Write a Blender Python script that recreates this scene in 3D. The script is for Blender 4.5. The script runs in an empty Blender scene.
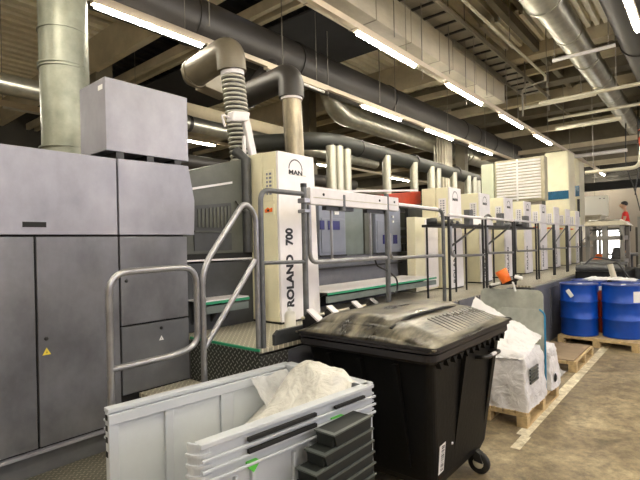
import bpy, bmesh, math, random
from mathutils import Vector, Matrix, noise
random.seed(7)
S = bpy.context.scene
COL = S.collection
PI = math.pi

# ------------------------------------------------------------------ materials
def nt(name):
    m = bpy.data.materials.new(name); m.use_nodes = True
    return m, m.node_tree.nodes, m.node_tree.links, m.node_tree.nodes['Principled BSDF']

def mat(name, col, rough=0.5, metal=0.0, var=0.0, scale=3.0, col2=None, bump=0.0, bscale=40.0, rvar=0.0, spec=0.5,
        stretch=(1, 1, 1), trans=0.0, alpha=1.0, contrast=(0.35, 0.65), coat=0.0):
    m, N, L, b = nt(name)
    b.inputs['Roughness'].default_value = rough
    b.inputs['Metallic'].default_value = metal
    b.inputs['Specular IOR Level'].default_value = spec
    b.inputs['Base Color'].default_value = (*col, 1)
    b.inputs['Transmission Weight'].default_value = trans
    b.inputs['Alpha'].default_value = alpha
    b.inputs['Coat Weight'].default_value = coat
    tc = N.new('ShaderNodeTexCoord'); mp = N.new('ShaderNodeMapping'); mp.inputs['Scale'].default_value = stretch
    L.new(tc.outputs['Object'], mp.inputs['Vector'])
    if var > 0 or col2:
        n = N.new('ShaderNodeTexNoise'); n.inputs['Scale'].default_value = scale; n.inputs['Detail'].default_value = 7
        n.inputs['Roughness'].default_value = 0.65
        L.new(mp.outputs[0], n.inputs['Vector'])
        r = N.new('ShaderNodeValToRGB'); r.color_ramp.elements[0].position = contrast[0]; r.color_ramp.elements[1].position = contrast[1]
        c2 = col2 or tuple(c * (1 - var) for c in col)
        r.color_ramp.elements[0].color = (*c2, 1); r.color_ramp.elements[1].color = (*col, 1)
        L.new(n.outputs['Fac'], r.inputs[0]); L.new(r.outputs[0], b.inputs['Base Color'])
        if rvar > 0:
            mr = N.new('ShaderNodeMapRange'); mr.inputs['To Min'].default_value = rough - rvar; mr.inputs['To Max'].default_value = rough + rvar
            L.new(n.outputs['Fac'], mr.inputs[0]); L.new(mr.outputs[0], b.inputs['Roughness'])
    if bump > 0:
        n2 = N.new('ShaderNodeTexNoise'); n2.inputs['Scale'].default_value = bscale; n2.inputs['Detail'].default_value = 4
        L.new(mp.outputs[0], n2.inputs['Vector'])
        bp = N.new('ShaderNodeBump'); bp.inputs['Strength'].default_value = bump; bp.inputs['Distance'].default_value = 0.02
        L.new(n2.outputs['Fac'], bp.inputs['Height']); L.new(bp.outputs[0], b.inputs['Normal'])
    return m

def emit(name, col, strength):
    m, N, L, b = nt(name)
    b.inputs['Base Color'].default_value = (*col, 1)
    b.inputs['Emission Color'].default_value = (*col, 1)
    b.inputs['Emission Strength'].default_value = strength
    return m

def diamond(name, axes, dark=(0.10, 0.10, 0.09), light=(0.42, 0.40, 0.34), k=22.0, rough=0.35, metal=0.6):
    """chequer plate: raised lozenges alternating in direction"""
    m, N, L, b = nt(name)
    tc = N.new('ShaderNodeTexCoord'); sp = N.new('ShaderNodeSeparateXYZ'); L.new(tc.outputs['Object'], sp.inputs[0])
    A, B = sp.outputs[axes[0]], sp.outputs[axes[1]]
    def M(op, a, c=None, d=None):
        n = N.new('ShaderNodeMath'); n.operation = op
        for i, v in enumerate((a, c, d)):
            if v is None: continue
            if isinstance(v, (int, float)): n.inputs[i].default_value = v
            else: L.new(v, n.inputs[i])
        return n.outputs[0]
    a = M('MULTIPLY', M('ADD', A, B), k); c = M('MULTIPLY', M('SUBTRACT', A, B), k)
    fu = M('SUBTRACT', M('FRACT', a), 0.5); fv = M('SUBTRACT', M('FRACT', c), 0.5)
    par = M('ABSOLUTE', M('MODULO', M('ADD', M('FLOOR', a), M('FLOOR', c)), 2.0))
    u2 = M('MULTIPLY', fu, fu); v2 = M('MULTIPLY', fv, fv)
    e1 = M('ADD', M('DIVIDE', u2, 0.2), M('DIVIDE', v2, 0.02)); e2 = M('ADD', M('DIVIDE', v2, 0.2), M('DIVIDE', u2, 0.02))
    e = M('ADD', M('MULTIPLY', par, e1), M('MULTIPLY', M('SUBTRACT', 1.0, par), e2))
    mask = M('MAXIMUM', M('SUBTRACT', 1.0, e), 0.0)
    mask = M('MINIMUM', M('MULTIPLY', mask, 2.5), 1.0)
    mix = N.new('ShaderNodeMix'); mix.data_type = 'RGBA'; mix.inputs[6].default_value = (*dark, 1); mix.inputs[7].default_value = (*light, 1)
    L.new(mask, mix.inputs[0]); L.new(mix.outputs[2], b.inputs['Base Color'])
    bp = N.new('ShaderNodeBump'); bp.inputs['Strength'].default_value = 0.8; bp.inputs['Distance'].default_value = 0.006
    L.new(mask, bp.inputs['Height']); L.new(bp.outputs[0], b.inputs['Normal'])
    b.inputs['Roughness'].default_value = rough; b.inputs['Metallic'].default_value = metal
    return m

M_ = dict(
    cab=mat('grey_enamel', (0.34, 0.337, 0.39), 0.36, 0.1, 0.34, 1.8, rvar=0.1, stretch=(1, 1, 0.7)),
    cabpale=mat('pale_green_panel', (0.62, 0.66, 0.50), 0.4, 0, 0.1, 3),
    cab_side=mat('grey_enamel_side', (0.33, 0.34, 0.30), 0.45, 0, 0.2, 3),
    cab_shaded=mat('grey_enamel_shaded', (0.20, 0.202, 0.222), 0.33, 0.15, 0.5, 1.6, rvar=0.12, stretch=(1, 1, 0.7)),  # cabinet enamel darkened: dimmer light on the lower panels put into the colour
    cab_dark=mat('grey_enamel_dark', (0.13, 0.133, 0.143), 0.42, 0, 0.3, 3),
    darkgrey=mat('dark_machine_grey', (0.045, 0.048, 0.05), 0.45, 0, 0.4, 5),
    hood=mat('hood_grey', (0.085, 0.09, 0.075), 0.45, 0, 0.3, 4),
    console=mat('console_grey', (0.21, 0.23, 0.29), 0.4, 0, 0.15, 4),
    console_dark=mat('console_panel', (0.16, 0.19, 0.18), 0.3, 0, 0.2, 5),
    cream=mat('cream_warm_lit_enamel', (0.86, 0.82, 0.60), 0.42, 0, 0.12, 3),  # cream paint; on the tower sides it also stands for warm lighting
    white=mat('white_enamel', (0.86, 0.83, 0.84), 0.4, 0, 0.12, 4),
    creamlow=mat('cream_guard', (0.52, 0.48, 0.34), 0.45, 0, 0.3, 4),
    black=mat('black_paint', (0.012, 0.012, 0.012), 0.4),
    gap=mat('black_gap', (0.008, 0.008, 0.008), 0.8),
    ink=mat('black_ink', (0.015, 0.015, 0.02), 0.5),
    tube=mat('galvanised_tube', (0.36, 0.36, 0.37), 0.3, 0.75, 0.25, 12),
    tube_dark=mat('painted_post', (0.14, 0.145, 0.15), 0.4, 0.3, 0.3, 12),
    whitebar=mat('white_bar', (0.72, 0.69, 0.70), 0.4, 0, 0.12, 8),
    chrome=mat('bright_pipe', (0.46, 0.45, 0.36), 0.3, 0.45, 0.15, 6),
    rusty=mat('rusty_pipe', (0.36, 0.31, 0.22), 0.35, 0.7, 0.6, 9, stretch=(1, 1, 0.25)),
    silver=mat('galvanised_duct', (0.50, 0.49, 0.42), 0.36, 0.85, 0.3, 5, bump=0.15, bscale=5),
    column=mat('galvanised_column', (0.30, 0.315, 0.25), 0.4, 0.25, 0.42, 3.0, bump=0.2, bscale=4, rvar=0.1),
    duct=mat('black_duct', (0.045, 0.040, 0.036), 0.5, 0.1, 0.4, 1.2, stretch=(0.4, 1, 1)),
    duct_ring=mat('duct_seam', (0.025, 0.022, 0.02), 0.5),
    duct_green=mat('dark_green_pipe', (0.032, 0.034, 0.028), 0.5, 0.0, 0.4, 2),
    elbow=mat('elbow_brown', (0.17, 0.145, 0.10), 0.45, 0.0, 0.3, 3),
    flex=mat('flex_hose', (0.50, 0.49, 0.42), 0.4, 0.0, 0.15, 6),
    boxduct=mat('sheet_duct', (0.62, 0.56, 0.44), 0.5, 0.1, 0.35, 1.2, stretch=(0.5, 1, 1)),
    tray=mat('tray_grey', (0.34, 0.31, 0.25), 0.6, 0.2, 0.2, 3),
    deck=mat('deck_sheet', (0.88, 0.80, 0.58), 0.6, 0.0, 0.25, 1.0),
    pale_deck=mat('pale_deck_sheet', (0.85, 0.80, 0.66), 0.5, 0.0, 0.15, 2.0),
    deck_unlit=mat('unlit_roof_tone', (0.03, 0.03, 0.033), 0.8, 0, 0.3, 1.0),  # near-black tone for roof left unlit; shade put into the colour
    beam=mat('beam_concrete', (0.62, 0.54, 0.38), 0.75, 0, 0.25, 1.5),
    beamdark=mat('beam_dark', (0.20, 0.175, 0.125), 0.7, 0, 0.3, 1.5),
    rail=mat('lamp_track_white', (0.62, 0.54, 0.42), 0.5),
    creampipe=mat('cream_pipe', (0.62, 0.58, 0.46), 0.45, 0.1, 0.1, 4),
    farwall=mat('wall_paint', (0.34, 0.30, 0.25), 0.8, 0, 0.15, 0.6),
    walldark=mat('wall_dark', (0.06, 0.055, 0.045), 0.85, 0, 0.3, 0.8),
    green=mat('green_edge', (0.02, 0.26, 0.13), 0.5),
    tread=diamond('chequer_plate_top', (0, 1), (0.36, 0.335, 0.26), (0.74, 0.70, 0.58), 19, 0.42, 0.1),
    plate_side=diamond('chequer_plate_side', (1, 2), (0.035, 0.04, 0.035), (0.30, 0.30, 0.27), 20, 0.35, 0.4),
    plate_front=diamond('chequer_plate_front', (0, 2), (0.06, 0.06, 0.055), (0.3, 0.3, 0.27), 20, 0.35, 0.4),
    plate_low=diamond('chequer_plate_low', (0, 1), (0.17, 0.16, 0.125), (0.42, 0.39, 0.30), 22, 0.35, 0.4),
    band=mat('grey_band', (0.13, 0.134, 0.155), 0.5, 0, 0.3, 4),
    yellow=mat('yellow_sticker', (0.75, 0.58, 0.05), 0.5),
    orange=mat('orange_plastic', (0.95, 0.19, 0.02), 0.4),
    red=mat('red_enamel', (0.50, 0.045, 0.015), 0.4, 0, 0.3, 6),
    navy=mat('navy_display', (0.02, 0.02, 0.13), 0.25),
    teal=mat('teal_glass', (0.02, 0.12, 0.24), 0.15, 0, 0.3, 6),
    crate=mat('grey_crate_plastic', (0.50, 0.53, 0.57), 0.38, 0, 0.06, 3),
    crate_in=mat('grey_crate_inner', (0.55, 0.585, 0.61), 0.42, 0, 0.06, 3),
    sticker=mat('green_sticker', (0.10, 0.55, 0.06), 0.5),
    binm=mat('black_bin_plastic', (0.005, 0.005, 0.005), 0.5, 0, 0.4, 6, bump=0.08, bscale=30, spec=0.2),
    lid=mat('bin_lid_worn_glare', (0.30, 0.27, 0.19), 0.3, 0, 0.93, 4, bump=0.25, bscale=14, rvar=0.12, stretch=(0.5, 1.6, 1), contrast=(0.42, 0.72)),  # worn tan streaks, with glare on the black lid put into the colour
    skirt=mat('bin_skirt', (0.018, 0.016, 0.018), 0.35, 0, 0.3, 8),
    label=mat('white_label', (0.80, 0.80, 0.78), 0.5),
    traydark=mat('dark_tray_plastic', (0.006, 0.009, 0.008), 0.6, 0, 0.3, 6),
    trayedge=mat('tray_edge', (0.07, 0.08, 0.075), 0.4),
    wood=mat('pallet_wood', (0.62, 0.46, 0.24), 0.7, 0, 0.35, 8, stretch=(0.4, 2, 2)),
    cardboard=mat('cardboard_sheet', (0.30, 0.22, 0.14), 0.8, 0, 0.2, 4),
    drum=mat('blue_drum_paint', (0.004, 0.07, 0.46), 0.28, 0.1, 0.2, 4, bump=0.05, bscale=10),
    drumlid=mat('blue_drum_lid', (0.12, 0.16, 0.42), 0.3, 0.4, 0.35, 9),
    board=mat('zinc_sheet', (0.55, 0.58, 0.52), 0.4, 0.2, 0.35, 5, bump=0.08, bscale=6),
    blue=mat('blue_trim', (0.02, 0.22, 0.42), 0.4),
    rack=mat('rack_grey', (0.24, 0.23, 0.21), 0.5, 0, 0.15, 4),
    rackcream=mat('rack_cream', (0.60, 0.55, 0.42), 0.5, 0, 0.1, 4),
    skin=mat('skin', (0.55, 0.33, 0.22), 0.5),
    hair=mat('hair', (0.012, 0.010, 0.009), 0.5),
    shirt=mat('red_shirt', (0.72, 0.03, 0.025), 0.7),
    trouser=mat('dark_trousers', (0.03, 0.03, 0.045), 0.8),
    bottle=mat('white_bottle', (0.82, 0.80, 0.74), 0.35),
    board_white=mat('white_panel', (0.95, 0.94, 0.86), 0.5),
    chromewire=mat('hook_wire', (0.25, 0.23, 0.20), 0.5, 0.4),
    rubber=mat('caster_rubber', (0.01, 0.01, 0.01), 0.5),
    whitecloth=mat('white_cloth', (0.8, 0.78, 0.76), 0.7),
    lamp_on=emit('lamp_tube_lit', (1.0, 0.93, 0.78), 52.0),
    lamp_off=mat('lamp_tube_off', (0.55, 0.54, 0.50), 0.4),
    window=emit('daylit_pane', (1.0, 0.97, 0.92), 1.5),
)

def film_mat(name, col, scale, alpha):
    m, N, L, b = nt(name)
    b.inputs['Base Color'].default_value = (*col, 1); b.inputs['Roughness'].default_value = 0.28
    b.inputs['Subsurface Weight'].default_value = 0.0
    b.inputs['Alpha'].default_value = alpha
    tc = N.new('ShaderNodeTexCoord'); n = N.new('ShaderNodeTexNoise'); n.inputs['Scale'].default_value = scale; n.inputs['Detail'].default_value = 6
    n.inputs['Distortion'].default_value = 1.2
    L.new(tc.outputs['Object'], n.inputs['Vector'])
    bp = N.new('ShaderNodeBump'); bp.inputs['Strength'].default_value = 0.7; bp.inputs['Distance'].default_value = 0.05
    L.new(n.outputs['Fac'], bp.inputs['Height']); L.new(bp.outputs[0], b.inputs['Normal'])
    return m
M_['film'] = film_mat('clear_wrap_film', (0.93, 0.92, 0.94), 9, 0.84)
M_['bag'] = film_mat('cream_bag_film', (0.68, 0.67, 0.62), 9, 0.93)
M_['clearfilm'] = film_mat('thin_clear_film', (0.72, 0.72, 0.72), 12, 0.55)

# floor material: stained concrete
def floor_mat():
    m, N, L, b = nt('stained_concrete')
    tc = N.new('ShaderNodeTexCoord')
    def noi(s, d, r=0.6, dist=0.0):
        n = N.new('ShaderNodeTexNoise'); n.inputs['Scale'].default_value = s; n.inputs['Detail'].default_value = d
        n.inputs['Roughness'].default_value = r; n.inputs['Distortion'].default_value = dist
        L.new(tc.outputs['Object'], n.inputs['Vector']); return n
    n1 = noi(1.6, 10, 0.75, 0.4); n2 = noi(9, 8, 0.8)
    r1 = N.new('ShaderNodeValToRGB'); cr = r1.color_ramp
    cr.elements[0].position = 0.32; cr.elements[0].color = (0.15, 0.115, 0.07, 1)
    cr.elements[1].position = 0.72; cr.elements[1].color = (0.58, 0.49, 0.32, 1)
    e = cr.elements.new(0.52); e.color = (0.33, 0.27, 0.17, 1)
    L.new(n1.outputs['Fac'], r1.inputs[0])
    r2 = N.new('ShaderNodeValToRGB'); r2.color_ramp.elements[0].position = 0.35; r2.color_ramp.elements[1].position = 0.68
    r2.color_ramp.elements[0].color = (0.42, 0.40, 0.38, 1); r2.color_ramp.elements[1].color = (1.25, 1.22, 1.15, 1)
    L.new(n2.outputs['Fac'], r2.inputs[0])
    mx = N.new('ShaderNodeMix'); mx.data_type = 'RGBA'; mx.blend_type = 'MULTIPLY'; mx.inputs[0].default_value = 1
    L.new(r1.outputs[0], mx.inputs[6]); L.new(r2.outputs[0], mx.inputs[7]); L.new(mx.outputs[2], b.inputs['Base Color'])
    mr = N.new('ShaderNodeMapRange'); mr.inputs['To Min'].default_value = 0.32; mr.inputs['To Max'].default_value = 0.7
    L.new(n2.outputs['Fac'], mr.inputs[0]); L.new(mr.outputs[0], b.inputs['Roughness'])
    bp = N.new('ShaderNodeBump'); bp.inputs['Strength'].default_value = 0.25; bp.inputs['Distance'].default_value = 0.01
    L.new(n2.outputs['Fac'], bp.inputs['Height']); L.new(bp.outputs[0], b.inputs['Normal'])
    return m
M_['floor'] = floor_mat()
def tape_mat():
    m, N, L, b = nt('worn_floor_tape')
    tc = N.new('ShaderNodeTexCoord'); n = N.new('ShaderNodeTexNoise'); n.inputs['Scale'].default_value = 7; n.inputs['Detail'].default_value = 8
    n.inputs['Roughness'].default_value = 0.75
    L.new(tc.outputs['Object'], n.inputs['Vector'])
    r = N.new('ShaderNodeValToRGB'); r.color_ramp.elements[0].position = 0.36; r.color_ramp.elements[0].color = (0.36, 0.30, 0.19, 1)
    r.color_ramp.elements[1].position = 0.6; r.color_ramp.elements[1].color = (0.85, 0.78, 0.60, 1)
    L.new(n.outputs['Fac'], r.inputs[0]); L.new(r.outputs[0], b.inputs['Base Color']); b.inputs['Roughness'].default_value = 0.6
    return m
M_['tape'] = tape_mat()

# ------------------------------------------------------------------ geometry helpers
class MB:
    def __init__(s): s.v = []; s.f = []; s.sm = []
    def add(s, vs, fs, smooth=False):
        o = len(s.v); s.v += [tuple(v) for v in vs]
        for f in fs: s.f.append([i + o for i in f]); s.sm.append(smooth)
        return s
    def box(s, a, b):
        x0, y0, z0 = [min(p, q) for p, q in zip(a, b)]; x1, y1, z1 = [max(p, q) for p, q in zip(a, b)]
        return s.add([(x0, y0, z0), (x1, y0, z0), (x1, y1, z0), (x0, y1, z0), (x0, y0, z1), (x1, y0, z1), (x1, y1, z1), (x0, y1, z1)],
                     [(0, 3, 2, 1), (4, 5, 6, 7), (0, 1, 5, 4), (1, 2, 6, 5), (2, 3, 7, 6), (3, 0, 4, 7)])
    def prism(s, pts, axis, a, b):
        """pts: 2-D outline; extruded along axis from a to b"""
        def P(p, t):
            if axis == 0: return (t, p[0], p[1])
            if axis == 1: return (p[0], t, p[1])
            return (p[0], p[1], t)
        n = len(pts); vs = [P(p, a) for p in pts] + [P(p, b) for p in pts]
        fs = [tuple(range(n)), tuple(range(2 * n - 1, n - 1, -1))] + [(i, i + n, (i + 1) % n + n, (i + 1) % n) for i in range(n)]
        return s.add(vs, fs)
    def tube(s, pts, r, n=12, cap=True, radii=None):
        pts = [Vector(p) for p in pts]
        rings = []; up = None
        for i, p in enumerate(pts):
            t = (pts[min(i + 1, len(pts) - 1)] - pts[max(i - 1, 0)]).normalized()
            if up is None:
                up = Vector((0, 0, 1)) if abs(t.z) < 0.9 else Vector((1, 0, 0))
            a = (up - t * up.dot(t)).normalized(); b = t.cross(a); up = a
            rr = radii[i] if radii else r
            rings.append([p + (a * math.cos(2 * PI * k / n) + b * math.sin(2 * PI * k / n)) * rr for k in range(n)])
        vs = [v for rg in rings for v in rg]; fs = []
        for i in range(len(pts) - 1):
            for k in range(n):
                fs.append((i * n + k, i * n + (k + 1) % n, (i + 1) * n + (k + 1) % n, (i + 1) * n + k))
        s.add(vs, fs, True)
        if cap:
            s.add(rings[0], [tuple(range(n))[::-1]]); s.add(rings[-1], [tuple(range(n))])
        return s
    def lathe(s, c, prof, n=32, axis=2):
        """prof: (radius, height) pairs about a vertical axis through c"""
        vs = []; fs = []
        for r, h in prof:
            for k in range(n):
                a = 2 * PI * k / n
                if axis == 2: vs.append((c[0] + r * math.cos(a), c[1] + r * math.sin(a), c[2] + h))
                elif axis == 0: vs.append((c[0] + h, c[1] + r * math.cos(a), c[2] + r * math.sin(a)))
                else: vs.append((c[0] + r * math.cos(a), c[1] + h, c[2] + r * math.sin(a)))
        for i in range(len(prof) - 1):
            for k in range(n):
                fs.append((i * n + k, i * n + (k + 1) % n, (i + 1) * n + (k + 1) % n, (i + 1) * n + k))
        return s.add(vs, fs, True)
    def rot(s, c, a):
        ca, sa = math.cos(a), math.sin(a)
        s.v = [(c[0] + (x - c[0]) * ca - (y - c[1]) * sa, c[1] + (x - c[0]) * sa + (y - c[1]) * ca, z) for x, y, z in s.v]
        return s

def fillet(pts, R, n=6):
    """round the corners of a polyline"""
    pts = [Vector(p) for p in pts]; out = [pts[0]]
    for i in range(1, len(pts) - 1):
        p = pts[i]; a = pts[i - 1] - p; b = pts[i + 1] - p
        r = min(R, a.length * 0.49, b.length * 0.49)
        p0 = p + a.normalized() * r; p1 = p + b.normalized() * r
        for k in range(n + 1):
            t = k / n; out.append(p0 * (1 - t) ** 2 + p * 2 * t * (1 - t) + p1 * t * t)
    out.append(pts[-1]); return out

def wloc(o):
    v = Vector((0, 0, 0))
    while o is not None: v += Vector(o.location); o = o.parent
    return v

def obj(name, mb, m, parent=None, bevel=0.0, base=None, fixn=True, smooth_all=False):
    me = bpy.data.meshes.new(name)
    off = wloc(parent) if parent else Vector((0, 0, 0))
    if parent is None:
        if base is None:
            xs = [v[0] for v in mb.v]; ys = [v[1] for v in mb.v]; zs = [v[2] for v in mb.v]
            base = ((min(xs) + max(xs)) / 2, (min(ys) + max(ys)) / 2, min(zs))
        off = Vector(base)
    me.from_pydata([(v[0] - off.x, v[1] - off.y, v[2] - off.z) for v in mb.v], [], mb.f)
    for p, sm in zip(me.polygons, mb.sm): p.use_smooth = sm or smooth_all
    if fixn:
        bm = bmesh.new(); bm.from_mesh(me); bmesh.ops.recalc_face_normals(bm, faces=bm.faces); bm.to_mesh(me); bm.free()
    me.materials.append(m if not isinstance(m, str) else M_[m])
    o = bpy.data.objects.new(name, me); COL.objects.link(o)
    if parent: o.parent = parent
    else: o.location = off
    if bevel > 0:
        md = o.modifiers.new('edge', 'BEVEL'); md.width = bevel; md.segments = 2; md.limit_method = 'ANGLE'; md.angle_limit = 0.7
    return o

def tag(o, label, cat, group=None, kind=None):
    o['label'] = label; o['category'] = cat
    if group: o['group'] = group
    if kind: o['kind'] = kind
    return o
def thing(name, loc, label, cat, group=None):
    o = bpy.data.objects.new(name, None); COL.objects.link(o); o.location = loc; o.empty_display_size = 0.1
    return tag(o, label, cat, group)
def struct(name, mb, m, bevel=0):
    o = obj(name, mb, m, bevel=bevel, fixn=True); o['kind'] = 'structure'; return o
def copy_tree(o, parent=None, shift=None):
    c = o.copy(); COL.objects.link(c)
    if parent: c.parent = parent
    if shift: c.location = Vector(o.location) + Vector(shift)
    for ch in list(o.children): copy_tree(ch, c)
    return c

def text(name, body, origin, right, up, size, m, parent, stretch=1.0, bold=0.0):
    cu = bpy.data.curves.new(name, 'FONT'); cu.body = body; cu.size = size; cu.extrude = 0.0015; cu.offset = bold
    t = bpy.data.objects.new(name + '_c', cu); COL.objects.link(t)
    dg = bpy.context.evaluated_depsgraph_get(); me = bpy.data.meshes.new_from_object(t.evaluated_get(dg))
    COL.objects.unlink(t); bpy.data.objects.remove(t)
    r = Vector(right).normalized(); u = Vector(up).normalized(); n = r.cross(u); off = wloc(parent)
    for v in me.vertices:
        p = Vector(origin) + r * v.co.x * stretch + u * v.co.y + n * v.co.z - off
        v.co = p
    me.materials.clear(); me.materials.append(M_[m])
    o = bpy.data.objects.new(name, me); COL.objects.link(o); o.parent = parent
    return o

# ================================================================== THE SETTING
struct('floor', MB().box((-3, -9, -0.1), (24.2, 18, 0)), 'floor')
struct('wall_front', MB().box((-3, -9.2, 0), (24.2, -9, 2.9)), 'farwall')
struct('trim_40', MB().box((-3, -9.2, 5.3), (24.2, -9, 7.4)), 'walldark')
for q_ in range(8): struct('trim_%d' % (41 + q_), MB().box((-3 + q_ * 3.85, -9.2, 2.9), (-2.75 + q_ * 3.85, -9, 5.3)), 'farwall')
mt = MB(); 
mt.box((4.45, 1.30, 0), (20, 1.41, 0.002)); mt.box((4.12, 1.28, 0), (4.45, 1.36, 0.002))
struct('trim_1', mt, 'tape')['label'] = 'worn pale tape line on the concrete floor'
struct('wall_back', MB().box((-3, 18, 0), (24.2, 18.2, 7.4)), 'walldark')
struct('wall_left', MB().box((-3.2, -9.2, 0), (-3, 18.2, 7.4)), 'farwall')
# far wall with a window opening band low down
wf = MB(); X0, X1 = 24.0, 24.2
wf.box((X0, -9, 2.25), (X1, 18, 4.1)); wf.box((X0, -9, 0), (X1, 1.55, 2.25)); wf.box((X0, 2.45, 0), (X1, 2.95, 2.25)); wf.box((X0, 4.05, 0), (X1, 18, 2.25))
struct('wall_right', wf, 'farwall')
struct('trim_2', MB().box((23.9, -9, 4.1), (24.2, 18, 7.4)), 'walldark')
struct('trim_60', MB().box((20.0, 1.0, 3.6), (20.2, 9, 3.9)), 'gap')
for i, (a, b) in enumerate(((2.95, 4.05), (1.55, 2.45))):
    w = thing('window_%d' % (i + 1), (24.1, (a + b) / 2, 0), 'bright daylit opening low in the far wall', 'window'); w['kind'] = 'structure'; del w['category']; del w['label']
    obj('pane', MB().box((24.08, a, 0.05), (24.1, b, 2.25)), 'window', w)
    fr = MB()
    for q in (a, (a + b) / 2 - 0.04, b - 0.08): fr.box((24.0, q, 0), (24.06, q + 0.08, 2.25))
    for z in (0, 1.05, 2.17): fr.box((24.0, a, z), (24.06, b, z + 0.08))
    obj('window_frame', fr, 'walldark', w)

# roof deck: trapezoidal sheet, ribs along X
def deck(x0, x1, y0, y1, z, m, name, per=0.34):
    mb = MB(); pts = []; y = y0; k = 0
    while y < y1:
        pts += [(y, z), (y + per * 0.5, z), (y + per * 0.56, z + per * .7), (y + per * 0.94, z + per * .7)]; y += per
    vs = [(x0, a, b) for a, b in pts] + [(x1, a, b) for a, b in pts]; n = len(pts)
    mb.add(vs, [(i, i + 1, n + i + 1, n + i) for i in range(n - 1)])
    o = obj(name, mb, m, fixn=False); o['kind'] = 'structure'; return o
deck(-3, 5.9, -9, 18, 6.75, M_['deck'], 'ceiling')
deck(8.6, 24, -9, 18, 6.75, M_['deck'], 'ceiling')
deck(5.9, 8.6, -9, 5.0, 6.75, M_['deck'], 'ceiling')
deck(5.9, 8.6, 5.0, 18, 6.7, M_['deck_unlit'], 'ceiling')
struct('ceiling_shade_sheet', MB().box((6.2, 4.5, 5.93), (8.4, 18, 5.97)), 'deck_unlit')  # sheet added below the beams to make the unlit roof read dark
deck(9.7, 11.3, 2.45, 3.6, 6.3, M_['pale_deck'], 'ceiling', .16)  # pale, finely ribbed patches of deck set lower
deck(9.4, 11.3, .9, 2.2, 6.3, M_['pale_deck'], 'ceiling', .16)
k = 3
for (x, w, z0, z1, m) in ((-1.5, .3, 6, 6.75, 'beam'), (4.9, .16, 6.0, 6.75, 'beam'), (5.75, .10, 6.0, 6.2, 'beam'), (6.0, .10, 6.0, 6.2, 'beam'),
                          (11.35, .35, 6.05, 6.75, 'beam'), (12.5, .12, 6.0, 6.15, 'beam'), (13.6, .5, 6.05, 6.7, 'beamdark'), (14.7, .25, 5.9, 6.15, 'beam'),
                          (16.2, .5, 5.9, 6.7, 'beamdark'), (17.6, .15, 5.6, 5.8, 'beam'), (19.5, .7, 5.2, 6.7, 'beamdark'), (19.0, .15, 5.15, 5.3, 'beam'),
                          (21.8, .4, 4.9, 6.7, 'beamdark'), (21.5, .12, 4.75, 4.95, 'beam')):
    struct('trim_%d' % k, MB().box((x, -9, z0), (x + w, 18, z1)), m); k += 1
for q_ in range(5): struct('trim_%d' % (70 + q_), MB().tube([(14.9, 6.86 + q_ * .1, 0), (14.9, 6.86 + q_ * .1, 6.7)], .03, 8), 'creampipe')
# longitudinal purlins
for (y, w, z0, z1, m) in ((2.9, .12, 6.1, 6.3, 'beamdark'), (0.0, .2, 6.0, 6.4, 'beam')):
    struct('trim_%d' % k, MB().box((-3, y, z0), (24, y + w, z1)), m); k += 1
# lower girder band along the far side, seen behind the hoses
for (z0, z1, y, m) in ((4.9, 5.2, 9.3, 'beam'), (3.6, 3.75, 9.3, 'beamdark')):
    struct('trim_%d' % k, MB().box((5.5, y, z0), (24, y + .2, z1)), m); k += 1
for (x, y, w, m) in ((15.0, 6.85, .42, 'boxduct'), (16.5, 6.85, .3, 'beamdark'), (19.0, 8.6, .4, 'beamdark'), (5.0, 11.0, .4, 'beamdark'), (22.6, 5.2, .35, 'beam'), (11.0, 9.6, .35, 'beamdark')):
    struct('trim_%d' % k, MB().box((x, y, 0), (x + w, y + .35, 6.7)), m); k += 1

# ================================================================== CEILING SERVICES
def lamp_row(y, z, x0, x1, lamps, where, m='rail', top=6.74):
    t = obj('lighting_track', MB().box((x0, y - .035, z), (x1, y + .035, z + .075)), m)
    tag(t, where[0], 'lighting track')
    # suspension wires are parts of the track
    x = x0 + 1.2
    while x < x1:
        obj('suspension_wire', MB().tube([(x, y, z + .07), (x, y, top)], .006, 6), 'chromewire', t); x += 2.7
    for i, (a, b, on) in enumerate(lamps):
        L = thing('ceiling_lamp', (a, y, z - .06), where[1][i], 'ceiling lamp', where[2])
        obj('lamp_housing', MB().box((a - .04, y - .045, z - .035), (b + .04, y + .045, z)), 'rail', L)
        obj('tube', MB().tube([(a, y, z - .055), (b, y, z - .055)], .024, 10), 'lamp_on' if on else 'lamp_off', L)
ordi = ['nearest', 'second', 'third', 'fourth', 'fifth', 'sixth', 'seventh', 'eighth', 'ninth', 'tenth']
lamp_row(5.3, 4.62, -3, 24, [(-1.9, -.4, 1), (2.42, 3.85, 1), (5.1, 6.5, 0), (7.72, 9.2, 1), (10.45, 11.95, 1), (13.2, 14.9, 1), (18.2, 19.7, 1), (21.2, 22.7, 1)],
         ('white lighting track running just under the big black duct',
          ['lit tube lamp on the black duct track, outside the frame to the left', 'lit tube lamp at top left above the grey ventilation box', 'unlit tube lamp between the first two lit ones under the black duct',
           'lit tube lamp under the black duct above the bright bent steel duct', 'lit tube lamp under the black duct in front of the beige pillar', 'lit tube lamp under the black duct before the louvred cabin',
           'lit tube lamp on the black duct track hidden beyond the louvred cabin', 'lit tube lamp on the black duct track nearest the far wall'], 'tube lamps under the black duct'))
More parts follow.
